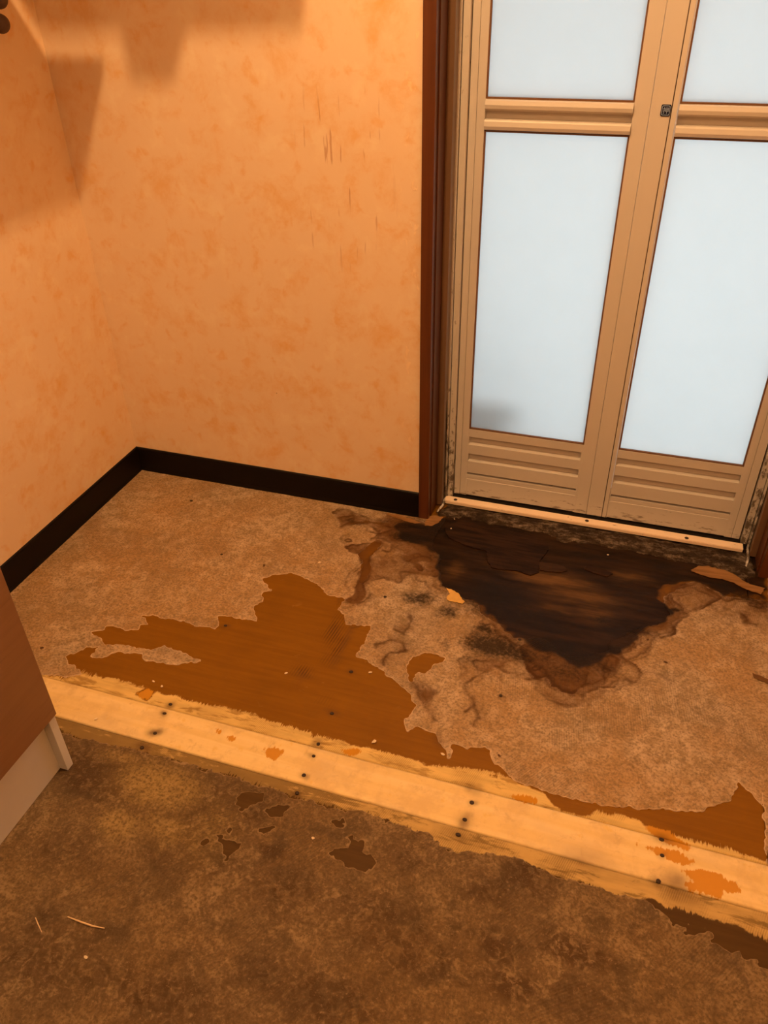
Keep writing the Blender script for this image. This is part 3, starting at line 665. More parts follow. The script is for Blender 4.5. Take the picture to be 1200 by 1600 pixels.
WETT=[(0.5,0,0,0.6),(0.62,0,0,0.5),(0.45,0,0,0.6),(0.35,0,0,0.5),(0.32,0,0,0.6),(0.3,0,0,0.3),(0.38,0,0,0.4),(0.62,0,0,0.75),(0.5,0,0,0.7),(0.5,0,0,0.6),(0.3,0,0,0.18),(0.34,0,0,0.2),(0.32,0,0,0.15),(0.3,0,0,0.12)]
VENEER=[[(0.915,-0.029),(0.946,0.007),(0.992,0.011),(1.047,0.01),(1.101,0.01),(1.165,-0.008),(1.185,-0.04),(1.172,-0.099),(1.175,-0.142),(1.159,-0.157),(1.123,-0.149),(1.095,-0.155),(1.066,-0.156),(1.051,-0.135),(1.041,-0.096),(1.008,-0.093),(0.975,-0.084),(0.937,-0.069)],
[(1.172,-0.102),(1.2,-0.097),(1.229,-0.1),(1.24,-0.113),(1.225,-0.126),(1.198,-0.13),(1.177,-0.132)],
[(1.234,-0.238),(1.261,-0.24),(1.285,-0.246),(1.272,-0.253),(1.246,-0.254),(1.228,-0.247)],
[(1.279,-0.079),(1.311,-0.081),(1.344,-0.095),(1.331,-0.11),(1.3,-0.105),(1.278,-0.097)]]

GX0, GX1, GY0, GY1, GH = -0.006, 1.956, -1.656, 0.114, 0.003
gx = np.arange(GX0, GX1 + GH / 2, GH)
gy = np.arange(GY0, GY1 + GH / 2, GH)
NX, NY = len(gx), len(gy)
XX, YY = np.meshgrid(gx, gy)          # [NY, NX]


def vnoise(cell, seed, x=None, y=None):
    """smooth value noise in -1..1"""
    x = XX if x is None else x
    y = YY if y is None else y
    r = np.random.default_rng(seed)
    n = 1024
    tab = r.uniform(-1, 1, (n, n)) if cell < 0.004 else r.uniform(-1, 1, (700, 700))
    n = tab.shape[0]
    u = (x + 3.0) / cell
    v = (y + 3.0) / cell
    i = np.floor(u).astype(int); j = np.floor(v).astype(int)
    fu = u - i; fv = v - j
    fu = fu * fu * (3 - 2 * fu); fv = fv * fv * (3 - 2 * fv)
    i0 = i % n; i1 = (i + 1) % n; j0 = j % n; j1 = (j + 1) % n
    return (tab[j0, i0] * (1 - fu) + tab[j0, i1] * fu) * (1 - fv) + (tab[j1, i0] * (1 - fu) + tab[j1, i1] * fu) * fv


def window(pts, pad):
    P = np.array(pts)
    i0 = max(0, int((P[:, 0].min() - pad - GX0) / GH)); i1 = min(NX, int((P[:, 0].max() + pad - GX0) / GH) + 2)
    j0 = max(0, int((P[:, 1].min() - pad - GY0) / GH)); j1 = min(NY, int((P[:, 1].max() + pad - GY0) / GH) + 2)
    return slice(j0, j1), slice(i0, i1)


def seg_dist(x, y, P, closed):
    d2 = np.full(x.shape, 1e9)
    n = len(P)
    for k in range(n if closed else n - 1):
        ax, ay = P[k]; bx, by = P[(k + 1) % n]
        dx, dy = bx - ax, by - ay
        L = dx * dx + dy * dy
        if L < 1e-12: continue
        t = np.clip(((x - ax) * dx + (y - ay) * dy) / L, 0, 1)
        d2 = np.minimum(d2, (x - ax - t * dx) ** 2 + (y - ay - t * dy) ** 2)
    return np.sqrt(d2)


def inside(x, y, P):
    c = np.zeros(x.shape, bool)
    n = len(P)
    for k in range(n):
        ax, ay = P[k]; bx, by = P[(k + 1) % n]
        if ay == by: continue
        c ^= ((ay > y) != (by > y)) & (x < (bx - ax) * (y - ay) / (by - ay) + ax)
    return c


def sdf(pts, pad=0.12, far=-0.12):
    """signed distance, positive inside"""
    out = np.full((NY, NX), far)
    js, is_ = window(pts, pad)
    x, y = XX[js, is_], YY[js, is_]
    d = seg_dist(x, y, pts, True)
    out[js, is_] = np.where(inside(x, y, pts), d, np.maximum(-d, far))
    return out


def blobs(lst):
    out = np.zeros((NY, NX))
    for (bx, by, rx, ry, st) in lst:
        js, is_ = window([(bx, by)], 3.2 * max(rx, ry))
        u = (wX[js, is_] - bx) / rx; v = (wY[js, is_] - by) / ry
        out[js, is_] = np.maximum(out[js, is_], st * np.exp(-0.8 * (u * u + v * v)))
    return out


# domain warp so that traced outlines become ragged
wX = XX + 0.006 * vnoise(0.028, 1) + 0.0030 * vnoise(0.010, 2)
wY = YY + 0.006 * vnoise(0.028, 3) + 0.0030 * vnoise(0.010, 4)

torn = 0.0030 * vnoise(0.020, 11) + 0.0022 * vnoise(0.008, 12) + 0.0020 * vnoise(0.0055, 13)
F = {}
bare = np.maximum.reduce([sdf(BARE), sdf(ISLE), sdf(RIBBON), sdf(DARKBARE)]) + torn
bare_lo = sdf(BARELO)
for h_ in HOLES: bare_lo = np.maximum(bare_lo, sdf(h_) + 0.0022)
bare_lo = bare_lo + torn * 1.5
pale = np.maximum(sdf(PALEUP), sdf(PALELO))
ochre = np.maximum.reduce([sdf(o_, 0.05, -0.05) for o_ in OCHRE])
dks = sdf(DARK) + 0.012 * vnoise(0.05, 21) + 0.007 * vnoise(0.018, 22)
F['dark'] = np.clip(0.5 + dks / 0.024, 0, 1)
flap = sdf(FLAP) + 0.006 * vnoise(0.03, 23)
# soaked reach: nested, wavy contours like dried coffee rings
gw = np.maximum(0.9 * blobs(WETB), 1.05 * np.clip(1.0 + dks / 0.05, 0, 1))
gw = np.maximum(gw, 0.95 * np.clip(0.6 + flap / 0.02, 0, 1))
gw = gw + (0.17 * vnoise(0.045, 25) + 0.09 * vnoise(0.017, 26) + 0.04 * vnoise(0.008, 27)) * np.clip(gw * 3, 0, 1)
gy_, gx_ = np.gradient(gw, GH)
gm = np.sqrt(gx_ ** 2 + gy_ ** 2) + 1.5
wet = np.zeros((NY, NX)); ringf = np.zeros((NY, NX))
for lev, tone, rg in ((0.20, 0.16, 0.38), (0.42, 0.24, 0.55), (0.66, 0.30, 0.62), (0.90, 0.25, 0.5)):
    dd = (gw - lev) / gm
    wet += tone * np.clip(0.5 + dd / 0.004, 0, 1)
    vary = np.clip(0.55 + 0.75 * vnoise(0.05, int(lev * 100)), 0.05, 1)
    ringf = np.maximum(ringf, vary * rg * np.where(dd > 0, np.exp(-dd / 0.008), np.exp(-(dd / 0.0022) ** 2)))
wet *= 0.55
for k_, (P_, T_) in enumerate(zip(WETP, WETT)):
    js, is_ = window(P_, 0.10)
    d_ = (sdf(P_) + 0.0055 * vnoise(0.03, 200 + k_) + 0.0030 * vnoise(0.011, 230 + k_) + 0.0012 * vnoise(0.005, 260 + k_))[js, is_]
    v_ = np.clip(0.75 + 0.6 * vnoise(0.06, 290 + k_)[js, is_], 0.3, 1.2)
    r_ = np.clip(0.45 + 0.55 * vnoise(0.05, 320 + k_) + 0.45 * vnoise(0.018, 350 + k_), 0.0, 1.0)[js, is_]
    wet[js, is_] += 1.25 * T_[0] * v_ * np.clip(0.5 + d_ / (0.006 if k_ < 10 else 0.016), 0, 1)
    ringf[js, is_] = np.maximum(ringf[js, is_], 1.35 * T_[3] * r_ * np.where(d_ > 0, 0.95 * np.exp(-d_ / 0.0085), np.exp(-(d_ / 0.0022) ** 2)))
F['wet'] = np.clip(wet, 0, 1)
tide = np.zeros((NY, NX))
for k_, T_ in enumerate(TIDES):
    js, is_ = window(T_, 0.06)
    x = XX[js, is_] + 0.009 * vnoise(0.035, 31)[js, is_] + 0.005 * vnoise(0.014, 32)[js, is_]
    y = YY[js, is_] + 0.009 * vnoise(0.035, 33)[js, is_] + 0.005 * vnoise(0.014, 34)[js, is_]
    d = seg_dist(x, y, T_, False)
    # the stain lies on the side of the soaked patch: crisp outer edge, slow fade inwards
    c_ = np.array(T_).mean(0)
    # fade direction towards the stain centre
    vx, vy = 1.22 - c_[0], -0.12 - c_[1]
    vl = math.hypot(vx, vy)
    d_in = seg_dist(x - 0.010 * vx / vl, y - 0.010 * vy / vl, T_, False)
    side = np.clip(0.5 + (d_in - d) / 0.016, 0, 1)      # 0 = inner side
    wob = 0.62 + 0.38 * vnoise(0.045, 40 + k_)[js, is_]
    line = 0.45 * np.exp(-(d / 0.0048) ** 2)
    wash = np.exp(-d / 0.012) * (1 - side) * 0.55 + np.exp(-d / 0.005) * side * 0.3
    tide[js, is_] = np.maximum(tide[js, is_], 1.15 * wob * np.maximum(line + 0.5 * wash, wash))
F['tide'] = np.clip(np.maximum(tide, 1.15 * ringf), 0, 1)
F['comb'] = blobs(COMB)
F['grime'] = np.clip((1.12 - XX) / 0.3, 0, 1)
F['mold'] = blobs([(a_, b_, 1.3 * c_, 1.3 * d_, e_) for a_, b_, c_, d_, e_ in MOLD])
F['lighten'] = blobs(LIGHTEN)
F['halo'] = blobs(HALO)
F['dirt'] = np.clip(1.5 * blobs(DIRT), 0, 1)
F['olive'] = blobs([(0.62, -0.93, 0.09, 0.05, 0.9), (0.68, -1.0, 0.07, 0.04, 0.6), (0.60, -1.02, 0.05, 0.03, 0.7), (0.75, -0.98, .06, .08, .5), (0.52, -0.90, 0.06, 0.02, 0.6)])
F['pale'] = pale
F['ochre'] = ochre


def sample(name_arr, x, y):
    u = np.clip((x - GX0) / GH, 0, NX - 1.001); v = np.clip((y - GY0) / GH, 0, NY - 1.001)
    i = u.astype(int); j = v.astype(int); fu = u - i; fv = v - j
    a = name_arr
    return (a[j, i] * (1 - fu) + a[j, i + 1] * fu) * (1 - fv) + (a[j + 1, i] * (1 - fu) + a[j + 1, i + 1] * fu) * fv


def set_attrs(me, x, y, extra=None):
    d = dict(F)
    if extra: d.update(extra)
    for k, arr in d.items():
        at = me.attributes.new(k, 'FLOAT', 'POINT')
        at.data.foreach_set('value', sample(arr, x, y).astype(np.float32))


def mesh_np(name, V, quads, polys):
    """quads: int array [n,4]; polys: list of index lists"""
    me = bpy.data.meshes.new(name)
    loops = [quads.reshape(-1)] if len(quads) else []
    sizes = [np.full(len(quads), 4)] if len(quads) else []
    if polys:
        loops.append(np.array([i for p in polys for i in p])); sizes.append(np.array([len(p) for p in polys]))
    loops = np.concatenate(loops).astype(np.int32); sizes = np.concatenate(sizes).astype(np.int32)
    me.vertices.add(len(V)); me.vertices.foreach_set('co', V.astype(np.float32).reshape(-1))
    me.loops.add(len(loops)); me.loops.foreach_set('vertex_index', loops)
    me.polygons.add(len(sizes))
    me.polygons.foreach_set('loop_start', np.concatenate([[0], np.cumsum(sizes)[:-1]]).astype(np.int32))
    me.update(calc_edges=True)
    me.validate()
    return me


def grid_sheet(name, x0, x1, y0, y1, z, thick, mat, parent, h=0.004, relief=None):
    nx = max(2, int(round((x1 - x0) / h)) + 1); ny = max(2, int(round((y1 - y0) / h)) + 1)
    X, Y = np.meshgrid(np.linspace(x0, x1, nx), np.linspace(y0, y1, ny))
    Z = np.full(X.shape, z)
    if relief is not None: Z = Z + relief(X, Y)
    V = np.stack([X.ravel(), Y.ravel(), Z.ravel()], 1)
    idx = np.arange(nx * ny).reshape(ny, nx)
    Q = np.stack([idx[:-1, :-1], idx[:-1, 1:], idx[1:, 1:], idx[1:, :-1]], -1).reshape(-1, 4)
    rim = np.concatenate([idx[0, :], idx[1:, -1], idx[-1, -2::-1], idx[-2:0:-1, 0]])
    low = V[rim].copy(); low[:, 2] = z - thick
    n0 = len(V); m = len(rim)
    V = np.concatenate([V, low])
    k = np.arange(m); kn = (k + 1) % m
    Q = np.concatenate([Q, np.stack([rim[k], n0 + k, n0 + kn, rim[kn]], 1)])
    me = mesh_np(name, V, Q, [list(range(n0 + m - 1, n0 - 1, -1))])
    set_attrs(me, V[:, 0], V[:, 1])
    return link(name, me, mat, parent)


def residue_layer(name, keep, z, thick, mat, parent, relief):
    """a sheet of torn paper backing: the part of the grid where keep > 0, cut along keep = 0, with real thickness"""
    K = keep.copy()
    K[0, :] = K[-1, :] = -0.01; K[:, 0] = K[:, -1] = -0.01
    s = K > 0
    vid = np.full((NY, NX), -1)
    jj, ii = np.nonzero(s)
    vid[jj, ii] = np.arange(len(jj))
    Vx = list(gx[ii]); Vy = list(gy[jj])
    full = s[:-1, :-1] & s[:-1, 1:] & s[1:, 1:] & s[1:, :-1]
    a, b = np.nonzero(full)
    Q = np.stack([vid[a, b], vid[a, b + 1], vid[a + 1, b + 1], vid[a + 1, b]], 1)
    anyv = s[:-1, :-1] | s[:-1, 1:] | s[1:, 1:] | s[1:, :-1]
    a, b = np.nonzero(anyv & ~full)
    cut = {}
    polys, edges = [], []

    def crossing(p, q_):
        key = (p, q_) if p < q_ else (q_, p)
        if key not in cut:
            (j1, i1), (j2, i2) = key
            v1, v2 = K[j1, i1], K[j2, i2]
            t = min(0.93, max(0.07, v1 / (v1 - v2)))
            cut[key] = len(Vx)
            Vx.append(gx[i1] + t * (gx[i2] - gx[i1])); Vy.append(gy[j1] + t * (gy[j2] - gy[j1]))
        return cut[key]
    for j, i in zip(a.tolist(), b.tolist()):
        cs = [(j, i), (j, i + 1), (j + 1, i + 1), (j + 1, i)]
        poly, kinds = [], []
        for c in range(4):
            p, q_ = cs[c], cs[(c + 1) % 4]
            if s[p]: poly.append(int(vid[p])); kinds.append(0)
            if s[p] != s[q_]: poly.append(crossing(p, q_)); kinds.append(1 if s[p] else 2)   # 1 = leaving
        if len(poly) >= 3:
            polys.append(poly)
            for c in range(len(poly)):
                d = (c + 1) % len(poly)
                if kinds[c] == 1 and kinds[d] == 2: edges.append((poly[c], poly[d]))
    Vx = np.array(Vx); Vy = np.array(Vy)
    rimd = sample(K, Vx, Vy)
    Z = z + relief(Vx, Vy) + 0.0006 * np.exp(-np.maximum(rimd, 0) / 0.004) * (0.5 + 0.5 * vnoise(0.03, 77, Vx, Vy))
    V = np.stack([Vx, Vy, Z], 1)
    low = {}
    extra = []
    for e in edges:
        for p in e:
            if p not in low:
                low[p] = len(V) + len(extra)
                extra.append((Vx[p], Vy[p], z - thick))
    V = np.concatenate([V, np.array(extra)])
    wall = np.array([(e[1], e[0], low[e[0]], low[e[1]]) for e in edges])
    me = mesh_np(name, V, np.concatenate([Q, wall]), polys)
    set_attrs(me, V[:, 0], V[:, 1], {'rim': np.clip(K, -0.01, 0.05)})
    return link(name, me, mat, parent, smooth=False)


M_back = mat_backing('peach_paper_backing', (0.31, 0.215, 0.12), (0.49, 0.36, 0.235), (0.35, 0.21, 0.095), False)
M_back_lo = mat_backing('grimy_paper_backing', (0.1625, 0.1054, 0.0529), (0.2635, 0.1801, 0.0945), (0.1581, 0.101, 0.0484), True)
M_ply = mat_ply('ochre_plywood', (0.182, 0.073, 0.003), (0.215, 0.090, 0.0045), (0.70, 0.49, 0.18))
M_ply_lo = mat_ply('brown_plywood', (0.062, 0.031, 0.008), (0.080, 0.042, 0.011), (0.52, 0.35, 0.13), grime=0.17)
M_plank = mat_plank()
M_mortar = mat_mortar()
M_slab = mat_plain('subfloor', (0.10, 0.065, 0.04), 0.9, 0.1, 0.2)
M_nail = mat_plain('rusty_nail', (0.035, 0.018, 0.010), 0.6, 0.3, 0.3, 200)
M_flake = mat_plain('ochre_flake', (0.62, 0.36, 0.09), 0.7, 0.2, 0.2, 80, 0.3)
M_splinter = mat_wood('raw_splintered_wood', (0.20, 0.095, 0.03), (0.32, 0.16, 0.055), 0.75, 0.2, (8, 90, 8))
M_veneer = mat_wood('rotten_veneer', (0.010, 0.0038, 0.0014), (0.034, 0.0135, 0.0045), 0.7, 0.15, (9, 80, 9), (0, 0, 0), 0.3)
M_veneer2 = mat_wood('worn_veneer', (0.026, 0.011, 0.004), (0.050, 0.022, 0.008), 0.7, 0.15, (9, 80, 9), (0, 0, 0), 0.3)
M_scrap = mat_plain('brown_scrap', (0.13, 0.06, 0.02), 0.8, 0.2, 0.2, 60)
M_straw = mat_plain('pale_straw', (0.72, 0.52, 0.30), 0.7, 0.3, 0.15, 60)
M_crumb = mat_plain('pale_crumb', (0.72, 0.58, 0.38), 0.8, 0.2, 0.2, 100)
M_darkcrumb = mat_plain('dark_crumb', (0.10, 0.05, 0.025), 0.8, 0.2, 0.2, 100)

ROOM_R, ROOM_F, ROOM_H = 1.95, -2.72, 2.42
floor = MB().box(-0.05, ROOM_R + 0.05, ROOM_F - 0.05, 0.30, -0.08, -0.0125).build('floor', M_slab)
tag(floor, 'stripped plywood floor with torn vinyl backing, pale joint board and dark water stain', kind='structure')
P_top = 0.0
rel_dark = lambda X, Y: -0.0016 * np.clip(sample(F['dark'], X, Y) - 0.3, 0, 1) * (1 + vnoise(0.03, 51, X, Y * 3)) + 0.0003 * vnoise(0.06, 52, X, Y)
grid_sheet('plywood_sheet', 0.0, 1.6415, -0.7685, 0.105, P_top, 0.012, M_ply, floor, 0.004, rel_dark)
grid_sheet('plywood_sheet', 1.6435, ROOM_R, -0.7685, 0.105, P_top, 0.012, M_ply, floor, 0.004, rel_dark)
grid_sheet('plank', 0.0, ROOM_R, -0.8505, -0.7705, P_top + 0.0005, 0.012, M_plank, floor, 0.004, lambda X, Y: 0.0002 * vnoise(0.08, 54, X, Y))
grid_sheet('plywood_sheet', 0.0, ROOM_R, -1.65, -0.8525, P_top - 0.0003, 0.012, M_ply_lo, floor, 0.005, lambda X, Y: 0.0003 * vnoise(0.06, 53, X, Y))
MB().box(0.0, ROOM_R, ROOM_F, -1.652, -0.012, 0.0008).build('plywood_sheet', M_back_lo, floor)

paper_rel = lambda x, y: 0.0004 * vnoise(0.05, 61, x, y) + 0.00022 * vnoise(0.012, 62, x, y) - 0.0003 * np.clip(sample(F['dark'], x, y), 0, 1)
right_edge = np.where(XX > 1.6415, YY + 0.745 + 2 * torn, 1.0)
keep_up = np.minimum.reduce([-bare, YY + 0.7670, right_edge, -(YY - 0.006), XX - 0.0015, (ROOM_R - 0.001) - XX])
residue_layer('vinyl_backing', keep_up, 0.0013, 0.0016, M_back, floor, paper_rel)
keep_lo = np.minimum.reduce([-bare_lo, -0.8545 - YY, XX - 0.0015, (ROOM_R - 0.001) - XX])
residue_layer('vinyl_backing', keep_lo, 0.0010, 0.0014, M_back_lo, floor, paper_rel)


def patch(name, pts, z, thick, mat, parent, curl=0.0, h=0.004, seed=5):
    """a small torn flake as a thin, slightly curled solid"""
    bm = bmesh.new()
    r = random.Random(seed)
    P = []
    n = len(pts)
    for k in range(n):
        a = Vector(pts[k]); b = Vector(pts[(k + 1) % n])
        m = max(1, int((b - a).length / h))
        for i in range(m):
            p = a.lerp(b, i / m)
            P.append((p.x + r.uniform(-.0012, .0012), p.y + r.uniform(-.0012, .0012)))
    cx = sum(p[0] for p in P) / len(P); cy = sum(p[1] for p in P) / len(P)
    rm = max(math.hypot(p[0] - cx, p[1] - cy) for p in P)
    top, bot, mid_t = [], [], []
    for (x, y) in P:
        d = math.hypot(x - cx, y - cy) / rm
        zz = z + curl * d * d + r.uniform(0, .0004)
        top.append(bm.verts.new((x, y, zz + thick))); bot.append(bm.verts.new((x, y, zz)))
    ct = bm.verts.new((cx, cy, z + thick)); cb = bm.verts.new((cx, cy, z))
    for i in range(len(P)):
        j = (i + 1) % len(P)
        bm.faces.new([top[i], top[j], ct]); bm.faces.new([bot[j], bot[i], cb]); bm.faces.new([top[j], top[i], bot[i], bot[j]])
    bmesh.ops.recalc_face_normals(bm, faces=bm.faces[:])
    me = bpy.data.meshes.new(name)
    bm.to_mesh(me); bm.free()
    return link(name, me, mat, parent)


patch('backing_flake', FLAKES[0], 0.0020, 0.0008, M_flake, floor, 0.0015, seed=1)
for k_, (V_, th_) in enumerate(zip((VENEER[0], VENEER[1], VENEER[3]), (0.0016, 0.0013, 0.0009))):
    patch('rotten_veneer', V_, -0.0016, 0.0016 + th_, M_veneer if k_ != 1 else M_veneer2, floor, 0.0004, seed=20 + k_)
patch('splintered_patch', FLAKES[1], 0.0006, 0.0012, M_splinter, floor, 0.0006, seed=2)
patch('splintered_patch', FLAKES[2], 0.0012, 0.0010, M_splinter, floor, 0.0006, seed=3)
patch('splintered_patch', FLAKES[3], 0.0016, 0.0008, M_splinter, floor, 0.0004, seed=4)

patch('vinyl_scrap', [(1.638, -0.338), (1.655, -0.341), (1.69, -0.356), (1.72, -0.366), (1.668, -0.359), (1.641, -0.351)], 0.0020, 0.0006, M_scrap, floor, 0.0004, seed=6)
# mortar bed in front of the sill
def mortar():
    js, is_ = window(MORTAR, 0.03)
    x, y = XX[js, is_], YY[js, is_]
    sd = sdf(MORTAR)[js, is_] + 0.006 * vnoise(0.02, 71)[js, is_] + 0.003 * vnoise(0.007, 72)[js, is_]
    hgt = 0.0075 * np.clip((sd + 0.006) / 0.022, 0, 1) + np.where(sd > 0, 1, 0) * (0.0012 * vnoise(0.011, 73)[js, is_] + 0.0008 * vnoise(0.005, 74)[js, is_])
    Z = np.where(sd > -0.006, hgt - 0.0012, -0.010)
    ny, nx = x.shape
    V = np.stack([x.ravel(), y.ravel(), Z.ravel()], 1)
    idx = np.arange(nx * ny).reshape(ny, nx)
    k = (sd[:-1, :-1] > -0.008) & (x[:-1, :-1] > 0.872) & (x[:-1, :-1] < 1.662)
    Q = np.stack([idx[:-1, :-1], idx[:-1, 1:], idx[1:, 1:], idx[1:, :-1]], -1)[k]
    me = mesh_np('mortar_bed', V, Q, [])
    bm = bmesh.new(); bm.from_mesh(me)
    bmesh.ops.delete(bm, geom=[v for v in bm.verts if not v.link_faces], context='VERTS')
    bm.to_mesh(me); bm.free()
    return link('mortar_bed', me, M_mortar, floor, smooth=True)


mortar()

nail_me = None
for k, (nx_, ny_) in enumerate(NAILS):
    if nail_me is None:
        o = MB().lathe([(0, 0.0012), (0.0026, 0.0010), (0.0034, 0.0004), (0.0034, -0.004), (0, -0.004)], (0, 0, 0), seg=12).build('nail', M_nail, floor, True)
        nail_me = o.data
    else:
        o = bpy.data.objects.new('nail', nail_me); COL.objects.link(o); o.parent = floor
    zz = 0.0007 if -0.86 < ny_ < -0.75 or (k in (15, 16, 18)) else 0.0016
    o.location = (nx_, ny_, zz)
    o.scale = (1.0 + 0.35 * random.random(), 0.9 + 0.3 * random.random(), 1)

# ------------------------------------------------------------------ walls, ceiling, skirting
wl = MB().box(-0.10, 0.0, ROOM_F, 0.10, -0.02, ROOM_H).build('wall_left', M_wall)
tag(wl, 'left wall with blotched orange wallpaper', kind='structure')
wb = MB().box(0.0, 0.8415, 0.0, 0.10, -0.02, ROOM_H).box(1.6935, ROOM_R + 0.1, 0.0, 0.10, -0.02, ROOM_H).box(0.8415, 1.6935, 0.0, 0.10, 2.06, ROOM_H).build('wall_back', M_wall)
tag(wb, 'back wall with blotched orange wallpaper beside the bathroom door', kind='structure')
wr = MB().box(ROOM_R, ROOM_R + 0.1, ROOM_F, 0.0, -0.02, ROOM_H).build('wall_right', M_wall)
tag(wr, 'right wall with blotched orange wallpaper', kind='structure')
wf = MB().box(-0.1, ROOM_R + 0.1, ROOM_F - 0.1, ROOM_F, -0.02, ROOM_H).build('wall_front', M_casing)
tag(wf, 'dark wood partition behind the camera', kind='structure')
ce = MB().box(-0.1, ROOM_R + 0.1, ROOM_F - 0.1, 0.1, ROOM_H, ROOM_H + 0.08).build('ceiling', M_ceiling)
tag(ce, 'pale papered ceiling', kind='structure')
BB = [(0.0, 0.001), (-0.0075, 0.001), (-0.0065, 0.006), (-0.0052, 0.012), (-0.0052, 0.068), (-0.004, 0.0735), (-0.0018, 0.0752), (0.0, 0.0752)]
b1 = MB().prism(BB, 'x', 0.0, 0.8405).build('baseboard_back', M_base)
tag(b1, 'near-black vinyl skirting along the back wall', kind='structure')
b2 = MB().prism([(-u, v) for u, v in BB], 'y', -0.005, ROOM_F).build('baseboard_left', M_base)
tag(b2, 'near-black vinyl skirting along the left wall', kind='structure')

# ------------------------------------------------------------------ wooden door casing
def casing(name, mx, label):
    f = (lambda x: x) if mx is None else (lambda x: 2 * mx - x)
    t = empty(name, (f(0.855), 0.03, 0))
    tag(t, label, kind='structure')
    def bx(x0, x1, *a, **k):
        a0, a1 = sorted((f(x0), f(x1)))
        return MB().box(a0, a1, *a, **k)
    bx(0.8405, 0.8665, -0.008, 0.098, -0.004, 2.06, bev=0.0015).build('casing_board', M_casing, t)
    bx(0.8665, 0.8695, 0.012, 0.098, 0.0, 2.04).build('reveal_board', M_casing, t)
    bx(0.8695, 0.8845, 0.062, 0.098, 0.004, 2.03, bev=0.0015).build('stop_strip', M_casing_in, t)
    return t


CX = 1.2675
casing('trim_1', None, 'dark brown wooden door casing between wallpaper and door')
casing('trim_2', CX, 'dark brown wooden door casing right of the door')
t3 = MB().box(0.867, 1.668, -0.008, 0.098, 2.005, 2.06, bev=0.0015).build('trim_3', M_casing)
tag(t3, 'dark brown wooden casing above the bathroom door', kind='structure')

# ------------------------------------------------------------------ bathroom folding door
door = empty('door_1', (CX, 0.11, 0.0))
tag(door, 'cream framed folding bathroom door with frosted panes', kind='structure')
DT = 1.965
def jamb(mx):
    f = (lambda x: x) if mx is None else (lambda x: 2 * mx - x)
    def bx(m, x0, x1, *a, **k):
        a0, a1 = sorted((f(x0), f(x1)))
        return m.box(a0, a1, *a, **k)
    m = MB()
    bx(m, 0.8725, 0.8805, 0.0985, 0.165, 0.004, 2.0, bev=0.001)
    bx(m, 0.8815, 0.8890, 0.094, 0.165, 0.004, 2.0, bev=0.001)
    bx(m, 0.8905, 0.9045, 0.100, 0.165, 0.004, 2.0, bev=0.0012)
    o = m.build('frame_jamb', M_frame, door)
    s = MB()
    bx(s, 0.878, 0.8845, 0.0845, 0.0985, 0.003, 0.30)
    s.build('mould_seal', M_frame, door)
    return o


jamb(None); jamb(CX)
MB().box(0.8725, 1.6625, 0.10, 0.165, 1.968, 2.003, bev=0.001).build('frame_head', M_frame, door)
MB().box(0.8725, 1.6625, 0.096, 0.165, -0.012, 0.0115).build('frame_sill', M_black, door)
# threshold bar with rounded ends
def threshold():
    m = MB()
    x0, x1, y0, y1 = 0.8865, 1.636, 0.0735, 0.0985
    pr = []
    r = 0.010
    for cx_, cy_, a0 in ((x1 - .002, y1 - .002, 0), (x0 + r, y1 - r, 90), (x0 + r, y0 + r, 180), (x1 - .002, y0 + .002, 270)):
        rr = r if a0 in (90, 180) else .002
        for k in range(7):
            a = math.radians(a0 + k * 15)
            pr.append((cx_ + rr * math.cos(a), cy_ + rr * math.sin(a)))
    m.prism(pr, 'z', 0.004, 0.0135)
    es = [e for e in m.bm.edges if all(abs(v.co.z - 0.0135) < 1e-6 for v in e.verts)]
    bmesh.ops.bevel(m.bm, geom=es, offset=0.0015, segments=2, affect='EDGES')
    return m.build('threshold', M_sill, door)


th = threshold()
for sx_, sy_ in ((0.917, 0.084), (1.262, 0.086), (1.505, 0.082)):
    MB().lathe([(0, 0.0148), (0.002, 0.0148), (0.0045, 0.0142), (0.0052, 0.0134), (0.0052, 0.011), (0, 0.011)], (sx_, sy_, 0), seg=14).build('screw', M_nail, th, True)
# ragged grime seal lines left on both sides of the sill end
for xx_, yy_ in ((0.8885, 0.060), (1.6480, 0.050)):
    MB().tube([(xx_ - .002, yy_ + .03, 0.012), (xx_, yy_, 0.006), (xx_ - .004, yy_ - .02, 0.006), (xx_ - .007, yy_ - .034, 0.005)], [.003, .0035, .003, .002], 7).build('sealant_bead', M_frame, door, True)

PANE_Y = 0.1175


